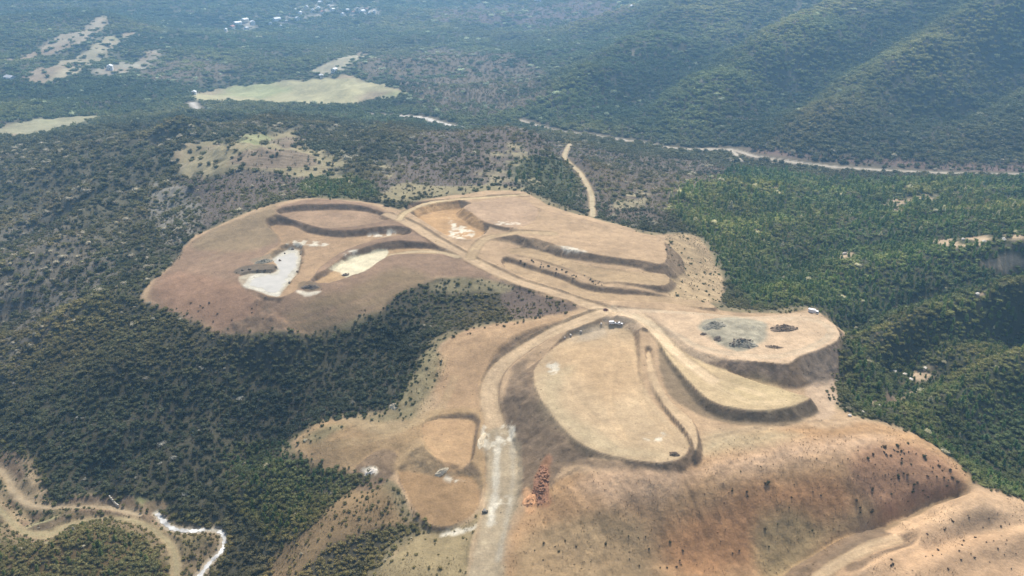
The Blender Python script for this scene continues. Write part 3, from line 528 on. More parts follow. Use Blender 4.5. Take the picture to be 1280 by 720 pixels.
for nm_, xy in PADS.items(): region(xy, nm_, PL[nm_])
RL = {'ford_track': 'short side track off the valley road', 'main_track': 'dirt track from the quarry down to the junction', 'rim_track': 'curved track on the rim at the back of the site', 'terrace_ramp': 'ramp curving from the main track up to the top terrace', 'quarry_track': 'track curving into the quarry', 'haul_road': 'wide haul road winding down to the bottom of the picture', 'bench_track': 'pale track running down onto the crescent bench', 'ridge_path': 'winding dirt path over the shoulder behind the site', 'valley_road': 'pale road along the foot of the mountain', 'far_road': 'pale road along the far valley field', 'cutoff_road': 'short pale road bend left of the wooded knob', 'creek_track': 'upper dirt track at bottom left', 'meadow_track': 'wide grassy track at bottom left', 'creek_bed': 'stony creek bed at bottom left', 'spur_track': 'dirt track climbing the slope at bottom right'}
for nm_, c in ROADS.items(): region_line(c, nm_, RL[nm_])
for nm_, xy in CLAY_XY.items(): region(xy, nm_, {'silt_flat': 'whitish grey flat of wet silt in the quarry', 'clay_sheet': 'cream white sheet of clay under the curved bank', 'clay_spot': 'small crescent of pale clay at the quarry edge'}[nm_])

gy, gx = np.gradient(H, YS, XS); NRM = np.dstack([-gx, -gy, np.ones_like(H)]); NRM /= np.linalg.norm(NRM, axis=2)[..., None]
VID = np.arange(NX * NY).reshape(NY, NX)
CO = np.dstack([X, Y, H]).reshape(-1, 3); NF = NRM.reshape(-1, 3); AF = np.clip(ALB, 0.01, 0.85).reshape(-1, 3)
def sheet(name, label, mask):
    j, i = np.nonzero(mask)
    if not len(j): return
    q = np.c_[VID[j, i], VID[j, i + 1], VID[j + 1, i + 1], VID[j + 1, i]]
    u, inv = np.unique(q, return_inverse=True); nf = len(q)
    me = bpy.data.meshes.new(name); me.vertices.add(len(u)); me.vertices.foreach_set('co', CO[u].ravel())
    me.loops.add(nf * 4); me.loops.foreach_set('vertex_index', inv.ravel().astype(np.int32)); me.polygons.add(nf); me.polygons.foreach_set('loop_start', np.arange(nf, dtype=np.int32) * 4)
    me.update(calc_edges=True); me.polygons.foreach_set('use_smooth', np.ones(nf, bool))
    at = me.attributes.new('albedo', 'FLOAT_COLOR', 'POINT'); at.data.foreach_set('color', np.c_[AF[u], np.ones(len(u))].ravel())
    me.normals_split_custom_set_from_vertices(NF[u].tolist() if len(u) < 1 else NF[u])
    me.materials.append(SOIL); o = bpy.data.objects.new(name, me); COL.objects.link(o); o['kind'] = 'structure'; o['label'] = label; return o
for k_, (nm_, lb_) in enumerate(names): sheet(nm_, lb_, REG == k_)

# ------------------------------------------------------------------ vegetation
def leaf_mat(name, per_instance):
    m, N, L = new_mat(name); o = N.new('ShaderNodeOutputMaterial'); b = N.new('ShaderNodeBsdfPrincipled')
    if per_instance:
        a = N.new('ShaderNodeAttribute'); a.attribute_type = 'INSTANCER'; a.attribute_name = 'tint'; c = a.outputs['Color']
    else:
        a = N.new('ShaderNodeObjectInfo'); c = a.outputs['Color']
    g = N.new('ShaderNodeNewGeometry'); t = N.new('ShaderNodeTexNoise'); t.inputs['Scale'].default_value = .8; t.inputs['Detail'].default_value = 3; L.new(g.outputs['Position'], t.inputs['Vector'])
    r = N.new('ShaderNodeMapRange'); r.inputs[1].default_value = .3; r.inputs[2].default_value = .7; r.inputs[3].default_value = .82; r.inputs[4].default_value = 1.2; L.new(t.outputs[0], r.inputs[0])
    x = N.new('ShaderNodeMix'); x.data_type = 'RGBA'; x.blend_type = 'MULTIPLY'; x.inputs[0].default_value = 1; L.new(c, x.inputs[6]); L.new(r.outputs[0], x.inputs[7])
    L.new(x.outputs[2], b.inputs['Base Color']); b.inputs['Roughness'].default_value = .75; b.inputs['Specular IOR Level'].default_value = .2
    tr = N.new('ShaderNodeBsdfTranslucent'); L.new(x.outputs[2], tr.inputs['Color']); ms = N.new('ShaderNodeMixShader'); ms.inputs[0].default_value = .3; L.new(b.outputs[0], ms.inputs[1]); L.new(tr.outputs[0], ms.inputs[2])
    L.new(ms.outputs[0], o.inputs[0]); return m
LEAF_I = leaf_mat('foliage_wood', True); LEAF_O = leaf_mat('foliage', False); BARK = plain('bark', (0.13, 0.10, 0.075), .9, 0, .25, 2)

def crown_mesh(name, seed, kind, leaves):
    """uneven leafy crown of unit radius standing on z = 0 (height about 2 for round, 3 for pine)"""
    r = random.Random(seed); bm = bmesh.new()
    lob = []
    if kind == 'round':
        for k in range(r.randint(4, 6)):
            a = r.uniform(0, 6.28); q = r.uniform(.15, .55); lob.append((Vector((q * math.cos(a), q * math.sin(a), r.uniform(.5, 1.15))), r.uniform(.42, .66)))
    elif kind == 'pine':
        for k in range(6):
            f = k / 5; a = r.uniform(0, 6.28); q = r.uniform(0, .22) * (1 - f); lob.append((Vector((q * math.cos(a), q * math.sin(a), .45 + 2.0 * f)), .78 * (1 - f * .78)))
    else:
        for k in range(3):
            a = r.uniform(0, 6.28); lob.append((Vector((.3 * math.cos(a), .3 * math.sin(a), r.uniform(.7, 1.2))), r.uniform(.4, .55)))
    if kind != 'twig':
        for c, q in lob:                                        # ragged inner mass of each bough
            ret = bmesh.ops.create_icosphere(bm, subdivisions=1, radius=q * .86)
            for v in ret['verts']:
                v.co = v.co * r.uniform(.72, 1.12); v.co.z *= .85; v.co += c
    for k in range(leaves):                                     # leaf sprays that break the outline
        c, q = r.choice(lob); d = Vector((r.gauss(0, 1), r.gauss(0, 1), r.gauss(.25, .8))).normalized()
        if kind == 'twig':
            base = Vector((0, 0, r.uniform(.1, .7))); tip = c + d * q * r.uniform(.6, 1.3); sd_ = (tip - base).cross(Vector((r.gauss(0, 1), r.gauss(0, 1), r.gauss(0, 1)))).normalized() * .045
            vs = [bm.verts.new(p) for p in (base - sd_, base + sd_, tip)]; bm.faces.new(vs)
        else:
            p = c + Vector((d.x * q, d.y * q, d.z * q * .85)) * r.uniform(.85, 1.15); t1 = d.cross(Vector((r.gauss(0, 1), r.gauss(0, 1), r.gauss(0, 1)))).normalized(); t2 = (d + t1.cross(d) * r.uniform(-1, 1)).normalized(); s_ = r.uniform(.1, .2)
            vs = [bm.verts.new(p + t1 * s_), bm.verts.new(p - t1 * s_), bm.verts.new(p + t2 * s_ * 1.4)]; bm.faces.new(vs)
    me = bpy.data.meshes.new(name); bm.to_mesh(me); bm.free(); return me

# plan candidates: jittered grid, finer near the camera
def jitter(y0, y1, s):
    hw = 0.74 * (y1 / cp + 120) + 40
    gx_ = np.arange(-hw, hw, s); gy_ = np.arange(y0, y1, s); a, b = np.meshgrid(gx_, gy_)
    a = a + rng.uniform(-.5, .5, a.shape) * s; b = b + rng.uniform(-.5, .5, b.shape) * s
    return np.c_[a.ravel(), b.ravel(), np.full(a.size, s)]
C = np.vstack([jitter(235, 480, 2.5), jitter(480, 700, 3.1), jitter(700, 1000, 4.6), jitter(1000, 1600, 6.4), jitter(1600, 2600, 9.5), jitter(2600, 4300, 15.0)])
fine = jitter(235, 420, 2.0); fine = fine[sample(SIZE, fine[:, 0], fine[:, 1]) < .87]; fine[:, 2] = 2.5; C = np.vstack([C, fine])
C = C[(C[:, 0] > XS[1]) & (C[:, 0] < XS[-2])]
gz = hz(C[:, 0], C[:, 1]); qx, qy, dep = to_px(C[:, 0], C[:, 1], gz + 2)
k = (qx > -130) & (qx < 1410) & (qy > -90) & (qy < 800)
C = C[k]; gz = gz[k]; qx = qx[k]; qy = qy[k]; dep = dep[k]
veg = sample(VEG, C[:, 0], C[:, 1]); pin = sample(PINE, C[:, 0], C[:, 1]); bar = sample(BARE, C[:, 0], C[:, 1]); siz = sample(SIZE, C[:, 0], C[:, 1])
gap = fbm(C[:, 0], C[:, 1], 26, 3, 111); u = rng.random(len(C))
veg = np.where(C[:, 1] > 1000, np.clip((veg - .12) / .8, 0, 1), veg)
k = (u < veg * (0.95 + 0.45 * np.clip(gap + .35, -1, 0))) & (veg > 0.03)
C = C[k]; gz = gz[k]; qx = qx[k]; qy = qy[k]; dep = dep[k]; pin = pin[k]; bar = bar[k]; siz = siz[k]
n_ = len(C); u = rng.random(n_); mix = fbm(C[:, 0], C[:, 1], 60, 3, 121); u2 = np.clip(u + .35 * mix, 0, 1)
kind = np.where(u2 < bar, 2, np.where(rng.random(n_) < pin * .55, 1, 0))       # 0 round evergreen, 1 pine, 2 leafless
rad = C[:, 2] * (.45 + .65 * rng.random(n_) ** 1.5) * np.clip(siz, .45, 1.2) * (1 + .18 * gap[k])
rad = np.where(kind == 1, rad * .8, rad)
tall = np.where(kind == 1, rng.uniform(.65, 1.05, n_), rng.uniform(.5, .95, n_)) * np.where(C[:, 2] > 8, .6, 1)
hue = 1.3 * fbm(C[:, 0], C[:, 1], np.where(C[:, 1] > 1000, 260.0, 90.0), 4, 131) + rng.uniform(-.22, .22, n_)
base = np.array([(0.108, 0.103, 0.050), (0.092, 0.122, 0.044), (0.215, 0.185, 0.14)])[kind]
warm = np.array([(0.175, 0.140, 0.068), (0.140, 0.145, 0.046), (0.30, 0.24, 0.18)])[kind]
cold = np.array([(0.074, 0.082, 0.046), (0.056, 0.098, 0.048), (0.17, 0.14, 0.125)])[kind]
hue = hue + (sample(rid, C[:, 0], C[:, 1]) - .45) * .9 * sstep(900, 1100, C[:, 1])
ribv = np.clip(sample(RIB, C[:, 0], C[:, 1]), -1, 1); hue = hue + .6 * ribv  # tint carries relief shading too: ribs as if sunlit, gullies dark
h_ = np.clip(hue, -1, 1)[:, None]
tint = np.where(h_ > 0, base + (warm - base) * h_ * 1.2, base + (cold - base) * -h_ * 1.2)
green = pin[:, None]; tint = tint * (1 - green * .45 * (kind != 2)[:, None]) + np.array((0.090, 0.130, 0.044)) * green * .45 * (kind != 2)[:, None]
dead = rng.random(n_) < (.008 + .05 * (bar > .25)); tint[dead] = (0.34, 0.30, 0.25)
tint *= (1 + .35 * pin * (kind != 2) + .22 * ribv)[:, None] * np.array((1.40, 1.40, 1.15))
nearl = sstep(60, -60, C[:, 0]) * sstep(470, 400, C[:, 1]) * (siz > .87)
tint = tint * (1 - .3 * nearl)[:, None] * (1 - nearl[:, None] * np.array((.10, .03, -.10)))  # shadow over the near left slope, put into the crown tint
spur = (siz < .87) & (siz > .74) & (C[:, 1] < 420) & (kind != 2); tint[spur] *= (1.05, 1.04, .92)
pn = (pin > .3) & (kind != 2); tint[pn] *= (1.04, 1.08, .95)
patch = fbm(C[:, 0], C[:, 1], np.where(C[:, 1] > 1000, 120.0, 34.0), 4, 191)
tint *= (1 + .45 * patch)[:, None] * rng.uniform(.86, 1.14, n_)[:, None]
farm = sstep(1000, 1300, C[:, 1])[:, None] * (kind != 2)[:, None]; tint = tint * (1 + farm * (np.array((1.0, 1.22, 1.05)) - 1))
rotz = rng.uniform(0, 6.283, n_); variant = rng.integers(0, 4, n_)
# ---- the trees that show largest in the photograph are things of their own
inview = (qx > 6) & (qx < 1274) & (qy > 6) & (qy < 716)
vis = np.zeros(n_, bool)
for i in np.nonzero(inview & (dep < 520))[0]:
    px_, py_ = qx[i], qy[i]; d = ray(px_, py_); t = np.linspace(.5, .985, 40) * (C[i, 1] / d[1])
    vis[i] = not (CAM_H + d[2] * t < hz(d[0] * t, d[1] * t)).any()
show = np.where(vis, rad / dep, 0)
AREAS = [('evergreen_tree', 'tree', 'dense dark evergreen tree in the wood on the slope below the left hilltop', 'evergreen trees on the slope below the left hilltop', lambda: (kind == 0) & (qx < 520) & (qy > 380) & (qy < 620) & (siz > .85), 110),
         ('scrub_tree', 'tree', 'rounded olive scrub tree on the spur between the left ravine and the platforms', 'scrub trees on the spur left of the platforms', lambda: (kind == 0) & (qx > 255) & (qx < 470) & (qy > 540) & (siz <= .85), 60),
         ('scrub_bush', 'bush', 'low russet and olive bush on the knoll between the tracks at bottom left', 'bushes on the knoll at bottom left', lambda: (kind == 0) & (qx < 250) & (qy > 590), 60),
         ('ravine_tree', 'tree', 'dark evergreen tree in the wooded ravine between main track and haul road', 'evergreen trees in the ravine between the tracks', lambda: (kind == 0) & (qx >= 520) & (qx < 735) & (qy > 345) & (qy < 470), 40),
         ('pine_tree', 'tree', 'green pointed pine in the wood right of the dry hillside', 'pines in the wood right of the dry hillside', lambda: (kind == 1) & (qx > 1030) & (qy > 300), 90),
         ('broadleaf_tree', 'tree', 'round green broadleaf tree in the wood right of the dry hillside', 'round trees in the wood right of the dry hillside', lambda: (kind == 0) & (qx > 1030) & (qy > 380), 90)]
single = np.zeros(n_, bool); CROWN = {}
for kd, nm_ in ((0, 'round'), (1, 'pine'), (2, 'twig')):
    for v in range(4):
        CROWN[kd, v] = crown_mesh('crown_%s' % nm_, 100 * kd + v, nm_, {0: 130, 1: 120, 2: 46}[kd])
def trunk_mesh():
    bm = bmesh.new()
    bmesh.ops.create_cone(bm, cap_ends=True, segments=7, radius1=.12, radius2=.05, depth=1.2, matrix=Matrix.Translation((0, 0, .45)))
    for a in (.4, 2.4, 4.5):
        M = Matrix.Translation((0, 0, .7)) @ Matrix.Rotation(a, 4, 'Z') @ Matrix.Rotation(.8, 4, 'Y') @ Matrix.Translation((0, 0, .3))
        bmesh.ops.create_cone(bm, cap_ends=False, segments=5, radius1=.045, radius2=.015, depth=.6, matrix=M)
    me = bpy.data.meshes.new('trunk'); bm.to_mesh(me); bm.free(); me.materials.append(BARK); return me
TRUNK = trunk_mesh()
CROWN_O = {}
for key, me in CROWN.items():
    c = me.copy(); c.materials.append(LEAF_O); CROWN_O[key] = c; me.materials.append(LEAF_I)
def plant(name, label, cat, group, i, trunk=True):
    e = bpy.data.objects.new(name, None); COL.objects.link(e); e.location = (C[i, 0], C[i, 1], gz[i] - .15 * rad[i]); e.rotation_euler = (0, 0, rotz[i]); e.scale = (rad[i], rad[i], rad[i] * tall[i]); e.empty_display_size = .5
    e['label'] = label; e['category'] = cat; e['group'] = group
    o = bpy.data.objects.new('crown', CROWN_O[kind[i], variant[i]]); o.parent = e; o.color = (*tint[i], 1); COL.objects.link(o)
    if trunk:
        o = bpy.data.objects.new('trunk', TRUNK); o.parent = e; COL.objects.link(o)
for nm_, cat, lb, gp, f, cnt in AREAS:
    m = f() & vis & ~single; idx = np.nonzero(m)[0]; idx = idx[np.argsort(-show[idx])][:cnt]
    for i in idx: single[i] = True; plant(nm_, lb, cat, gp, int(i))
# ---- the rest of the wood, too many to count
protos = bpy.data.collections.new('crowns')
order = []
for kd in range(3):
    for v in range(4):
        o = bpy.data.objects.new('crown_%02d' % (kd * 4 + v), CROWN[kd, v]); protos.objects.link(o)
for v in range(3): 
    me = crown_mesh('tuft', 700 + v, 'twig', 26); me.materials.append(LEAF_I); o = bpy.data.objects.new('crown_%02d' % (12 + v), me); protos.objects.link(o)
def stone_proto(v):
    r = random.Random(900 + v); bm = bmesh.new(); bmesh.ops.create_icosphere(bm, subdivisions=1, radius=1)
    for q in bm.verts: q.co *= r.uniform(.65, 1.1)
    me = bpy.data.meshes.new('stone'); bm.to_mesh(me); bm.free(); me.materials.append(LEAF_I); o = bpy.data.objects.new('crown_%02d' % (15 + v), me); protos.objects.link(o)
for v in range(3): stone_proto(v)
def wood(name, label, sel):
    idx = np.nonzero(sel)[0]
    me = bpy.data.meshes.new(name); me.vertices.add(len(idx)); me.vertices.foreach_set('co', np.c_[C[idx, 0], C[idx, 1], gz[idx] - .15 * rad[idx]].ravel())
    for an, ty, arr, fld in (('tint', 'FLOAT_COLOR', np.c_[tint[idx], np.ones(len(idx))], 'color'), ('size', 'FLOAT_VECTOR', np.c_[rad[idx], rad[idx], rad[idx] * tall[idx]], 'vector'), ('turn', 'FLOAT_VECTOR', np.c_[np.zeros((len(idx), 2)), rotz[idx]], 'vector'), ('pick', 'INT', (kind * 4 + variant)[idx], 'value')):
        a = me.attributes.new(an, ty, 'POINT'); a.data.foreach_set(fld, np.ascontiguousarray(arr, dtype=np.int32 if ty == 'INT' else np.float32).ravel())
    o = bpy.data.objects.new(name, me); COL.objects.link(o); o['kind'] = 'stuff'; o['label'] = label; o['category'] = 'wood'
    ng = bpy.data.node_groups.new(name, 'GeometryNodeTree'); ng.interface.new_socket('Geometry', in_out='INPUT', socket_type='NodeSocketGeometry'); ng.interface.new_socket('Geometry', in_out='OUTPUT', socket_type='NodeSocketGeometry')
    N = ng.nodes; L = ng.links; gi = N.new('NodeGroupInput'); go = N.new('NodeGroupOutput'); ip = N.new('GeometryNodeInstanceOnPoints'); ci = N.new('GeometryNodeCollectionInfo')
    ci.inputs['Collection'].default_value = protos; ci.inputs['Separate Children'].default_value = True; ci.inputs['Reset Children'].default_value = True; ip.inputs['Pick Instance'].default_value = True
    def att(nm2, ty):
        q = N.new('GeometryNodeInputNamedAttribute'); q.data_type = ty; q.inputs['Name'].default_value = nm2; return q.outputs[0]
    L.new(gi.outputs[0], ip.inputs['Points']); L.new(ci.outputs[0], ip.inputs['Instance']); L.new(att('pick', 'INT'), ip.inputs['Instance Index']); L.new(att('turn', 'FLOAT_VECTOR'), ip.inputs['Rotation']); L.new(att('size', 'FLOAT_VECTOR'), ip.inputs['Scale'])
    L.new(ip.outputs[0], go.inputs[0]); md = o.modifiers.new('instances', 'NODES'); md.node_group = ng
    return o
rest = ~single
wood('woodland', 'wood of evergreen trees and scrub covering the slopes', rest & (C[:, 1] < 1000))
wood('far_woodland', 'distant woods on the valley sides and mountain', rest & (C[:, 1] >= 1000))
print('plants', n_, 'single', single.sum())

# ---- dry tufts and weeds over the bare slopes
def add_tufts(xy, cnt, smin, smax, cols, thin=0.0):
    lo = xy.min(0); hi = xy.max(0); a = rng.uniform(lo[0], hi[0], cnt); b = rng.uniform(lo[1], hi[1], cnt)
    k = inside(a, b, xy) & (fbm(a, b, 13, 3, 151) > thin); a = a[k]; b = b[k]; m = len(a)
    r = smin + (smax - smin) * rng.random(m) ** 2.5; c = np.array(cols)[rng.integers(0, len(cols), m)] * rng.uniform(.75, 1.2, m)[:, None]
    return a, b, r, c
TU = [add_tufts(hill_xy, 9000, .25, .8, [(0.20, 0.14, 0.075), (0.30, 0.2, 0.11), (0.15, 0.12, 0.06)], -.15),
      add_tufts(ground_poly("1000 735|1060 690|1110 665|1150 625|1215 612|1300 640|1330 760"), 3500, .25, .7, [(0.24, 0.16, 0.09), (0.16, 0.13, 0.06)], 0),
      add_tufts(ground_poly("470 720|520 672|550 660|590 650|606 640|590 700|580 760|460 770"), 2500, .25, .7, [(0.2, 0.16, 0.08), (0.26, 0.2, 0.11)], -.1),
      add_tufts(ground_poly("350 690|420 640|480 605|520 640|500 655|440 680|340 730"), 2500, .3, .9, [(0.22, 0.16, 0.08), (0.14, 0.12, 0.05)], -.2),
      add_tufts(ground_poly("-20 570|30 568|50 600|60 630|150 640|270 660|285 690|250 730|200 700|150 660|-20 690"), 3500, .3, .9, [(0.2, 0.16, 0.08), (0.12, 0.11, 0.05), (0.24, 0.14, 0.08)], -.2),
      add_tufts(ground_poly("832 296|870 296|890 325|906 352|892 378|838 372|834 340"), 2500, .3, 1.0, [(0.2, 0.15, 0.08), (0.12, 0.1, 0.05)], -.1),
      add_tufts(ground_poly("370 550|430 522|510 520|530 470|545 430|580 416|560 470|540 520|480 540|400 575"), 2500, .25, .8, [(0.22, 0.17, 0.09), (0.13, 0.11, 0.05)], .05)]
ta = np.concatenate([t[0] for t in TU]); tb = np.concatenate([t[1] for t in TU]); tr_ = np.concatenate([t[2] for t in TU]); tc_ = np.concatenate([t[3] for t in TU])
clear = np.ones(len(ta), bool)
for c in ROADS.values():
    if c[0, 1] < 750:
        d, _, _, v_ = dist_line(ta, tb, c[:, :2], c[:, 3]); clear &= d > v_ / 2 + .3
for xy in PADS.values(): clear &= ~inside(ta, tb, xy)
ta, tb, tr_, tc_ = ta[clear], tb[clear], tr_[clear], tc_[clear]
C = np.c_[ta, tb, tr_]; gz = hz(ta, tb); rad = tr_; tall = np.full(len(ta), .8); rotz = rng.uniform(0, 6.28, len(ta)); kind = np.full(len(ta), 3); variant = rng.integers(0, 3, len(ta)); tint = tc_
w_ = wood('dry_grass', 'dry grass tufts and weeds scattered over the bare slopes', np.ones(len(ta), bool)); w_['category'] = 'dry grass'

# ---- loose stones and clods over the worked ground
def crumbs(cnt, lo, hi):
    a = rng.uniform(site_xy[:, 0].min(), site_xy[:, 0].max(), cnt); b = rng.uniform(245, site_xy[:, 1].max(), cnt); k = inside(a, b, site_xy) & (sample(VEG, a, b) < .1)
    a, b = a[k], b[k]; p_ = np.clip(.12 + sample(SLOPE, a, b) * .8 + .5 * (fbm(a, b, 18, 3, 171) > .25), 0, 1); k = rng.random(len(a)) < p_
    a, b = a[k], b[k]; return a, b, lo + (hi - lo) * rng.random(len(a)) ** 4
ca, cb_, cr = crumbs(26000, .12, .55)
C = np.c_[ca, cb_, cr]; gz = hz(ca, cb_) + .1 * cr; rad = cr; tall = rng.uniform(.4, .8, len(ca)); rotz = rng.uniform(0, 6.28, len(ca)); kind = np.full(len(ca), 4); variant = rng.integers(-1, 2, len(ca))
tint = sample(ALB, ca, cb_) * rng.choice([.7, .85, 1.0, 1.15, 1.3], len(ca))[:, None]
w_ = wood('loose_stones', 'loose stones and clods strewn over the graded soil', np.ones(len(ca), bool)); w_['category'] = 'stones'

# ------------------------------------------------------------------ helpers for built things
def obj(name, bm, mats, parent=None, smooth=False):
    me = bpy.data.meshes.new(name); bm.to_mesh(me); bm.free()
    for m in (mats if isinstance(mats, (list, tuple)) else [mats]): me.materials.append(m)
    if smooth: me.polygons.foreach_set('use_smooth', [True] * len(me.polygons))
    o = bpy.data.objects.new(name, me); COL.objects.link(o); o.parent = parent; return o
def tag(o, label, cat, group=None):
    o['label'] = label; o['category'] = cat
    if group: o['group'] = group
    return o
def empty(name, loc, rz=0):
    e = bpy.data.objects.new(name, None); COL.objects.link(e); e.location = loc; e.rotation_euler = (0, 0, rz); return e
def box(bm, x0, x1, y0, y1, z0, z1, bev=0.0, taper=0.0):
    r = bmesh.ops.create_cube(bm, size=1)
    for v in r['verts']:
        top = v.co.z > 0; t = taper if top else 0
        v.co = Vector(((x0 + t if v.co.x < 0 else x1 - t), (y0 + t * .4 if v.co.y < 0 else y1 - t * .4), z1 if top else z0))
    if bev: bmesh.ops.bevel(bm, geom=list({e for v in r['verts'] for e in v.link_edges}), offset=bev, segments=2, affect='EDGES', profile=.6)
def prism(bm, prof, y0, y1, bev=0):
    """side profile in x,z pulled along y"""
    a = [bm.verts.new((x, y0, z)) for x, z in prof]; b = [bm.verts.new((x, y1, z)) for x, z in prof]; n = len(prof); fs = [bm.faces.new(a), bm.faces.new(b[::-1])]
    for i in range(n): fs.append(bm.faces.new((a[i], b[i], b[(i + 1) % n], a[(i + 1) % n])))
    bmesh.ops.recalc_face_normals(bm, faces=fs)
    if bev: bmesh.ops.bevel(bm, geom=list({e for f in fs for e in f.edges}), offset=bev, segments=2, affect='EDGES')
WHITE = plain('white_paint', (0.80, 0.80, 0.78), .35, 0, .04, 1); GLASS = plain('dark_glass', (0.03, 0.035, 0.04), .08, 0, .1, 1); RUBBER = plain('rubber', (0.03, 0.03, 0.03), .9); STEEL = plain('steel', (0.45, 0.45, 0.45), .4, .8); LAMP = plain('lamp_glass', (0.7, 0.68, 0.6), .2); TAIL = plain('red_lamp', (0.35, 0.02, 0.02), .3); DARK = plain('chassis', (0.05, 0.05, 0.05), .8)
def wheel(parent, x, y, r):
    bm = bmesh.new(); bmesh.ops.create_cone(bm, cap_ends=True, segments=18, radius1=r, radius2=r, depth=.24, matrix=Matrix.Translation((x, y, r)) @ Matrix.Rotation(R(90), 4, 'X')); o = obj('wheel', bm, RUBBER, parent)
    bm = bmesh.new(); bmesh.ops.create_cone(bm, cap_ends=True, segments=12, radius1=r * .58, radius2=r * .5, depth=.27, matrix=Matrix.Translation((x, y, r)) @ Matrix.Rotation(R(90), 4, 'X')); obj('rim', bm, STEEL, o)
def pane(parent, name, mat, *b):
    bm = bmesh.new(); box(bm, *b); return obj(name, bm, mat, parent)
def quadpane(parent, name, mat, pts_, th):
    bm = bmesh.new(); vs = [bm.verts.new(p) for p in pts_]; f = bm.faces.new(vs); r = bmesh.ops.extrude_face_region(bm, geom=[f]); nrm = (Vector(pts_[1]) - Vector(pts_[0])).cross(Vector(pts_[2]) - Vector(pts_[0])).normalized() * th
    for v in r['geom']:
        if isinstance(v, bmesh.types.BMVert): v.co += nrm
    bmesh.ops.recalc_face_normals(bm, faces=bm.faces[:]); return obj(name, bm, mat, parent)
def seat_on(px, py):
    x, y = hit(px, py); return x, y, float(hz(x, y))
def box_truck(px, py, rz, label):
    e = tag(empty('box_truck', seat_on(px, py), rz), label, 'truck')
    bm = bmesh.new(); box(bm, -3.1, 3.0, -.45, .45, .55, .8); obj('chassis', bm, DARK, e)
    bm = bmesh.new(); box(bm, -3.3, 1.25, -1.15, 1.15, .85, 3.15, .05); c = obj('cargo_box', bm, WHITE, e); pane(c, 'rear_door', STEEL, -3.34, -3.305, -1.0, 1.0, 1.0, 2.95)
    bm = bmesh.new(); prism(bm, [(1.4, .6), (3.35, .6), (3.4, 1.35), (2.95, 2.35), (1.4, 2.4)], -1.05, 1.05, .07); c = obj('cab', bm, WHITE, e)
    quadpane(c, 'windshield', GLASS, [(3.37, -.9, 1.45), (3.37, .9, 1.45), (2.99, .9, 2.28), (2.99, -.9, 2.28)], .03)
    for s_ in (-1, 1):
        pane(c, 'side_window', GLASS, 1.75, 2.85, s_ * 1.03, s_ * 1.075, 1.45, 2.15); pane(c, 'headlight', LAMP, 3.36, 3.42, s_ * .55, s_ * .9, .75, 1.0)
        pane(e, 'tail_light', TAIL, -3.36, -3.31, s_ * .8, s_ * 1.05, .88, .99)
        for wx in (-2.1, 2.45): wheel(e, wx, s_ * .98, .46)
    return e
def van(px, py, rz, label):
    e = tag(empty('delivery_van', seat_on(px, py), rz), label, 'van'); e.scale = (.86, .86, .86)
    bm = bmesh.new(); prism(bm, [(-2.5, .4), (2.4, .4), (2.5, 1.0), (1.75, 1.25), (1.05, 2.15), (.6, 2.3), (-2.4, 2.3), (-2.5, 2.0)], -.95, .95, .08); b = obj('body', bm, WHITE, e)
    quadpane(b, 'windshield', GLASS, [(1.72, -.78, 1.31), (1.72, .78, 1.31), (1.12, .78, 2.09), (1.12, -.78, 2.09)], .03)
    for s_ in (-1, 1):
        pane(b, 'side_window', GLASS, .3, 1.05, s_ * .93, s_ * .975, 1.3, 1.95); pane(b, 'headlight', LAMP, 2.43, 2.5, s_ * .55, s_ * .85, .72, .95); pane(b, 'tail_light', TAIL, -2.53, -2.49, s_ * .72, s_ * .9, .9, 1.5)
        for wx in (-1.55, 1.6): wheel(e, wx, s_ * .86, .36)
    pane(b, 'rear_door', STEEL, -2.535, -2.502, -.02, .02, .5, 2.1)
    return e
def pickup(px, py, rz, label):
    e = tag(empty('pickup_truck', seat_on(px, py), rz), label, 'pickup'); e.scale = (.86, .86, .86)
    bm = bmesh.new(); prism(bm, [(-2.55, .45), (2.45, .45), (2.55, .95), (2.4, 1.05), (1.2, 1.12), (.55, 1.72), (-.6, 1.75), (-.85, 1.1), (-2.55, 1.08)], -.92, .92, .06); b = obj('body', bm, WHITE, e)
    pane(e, 'load_bed', DARK, -2.45, -.95, -.78, .78, 1.085, 1.13)
    quadpane(b, 'windshield', GLASS, [(1.18, -.76, 1.16), (1.18, .76, 1.16), (.6, .76, 1.69), (.6, -.76, 1.69)], .03)
    for s_ in (-1, 1):
        pane(b, 'side_window', GLASS, -.45, .65, s_ * .905, s_ * .945, 1.18, 1.58); pane(b, 'headlight', LAMP, 2.47, 2.56, s_ * .5, s_ * .8, .72, .9); pane(b, 'tail_light', TAIL, -2.58, -2.54, s_ * .7, s_ * .88, .75, 1.02)
        for wx in (-1.6, 1.6): wheel(e, wx, s_ * .84, .38)
    return e
box_truck(1016.5, 392, R(-28), 'white box truck parked on the back edge of the round right pad')
van(765.5, 405, R(6), 'white delivery van at the top of the centre pad, left of the pickup')
pickup(774, 405.5, R(-8), 'white pickup at the top of the centre pad, right of the van')

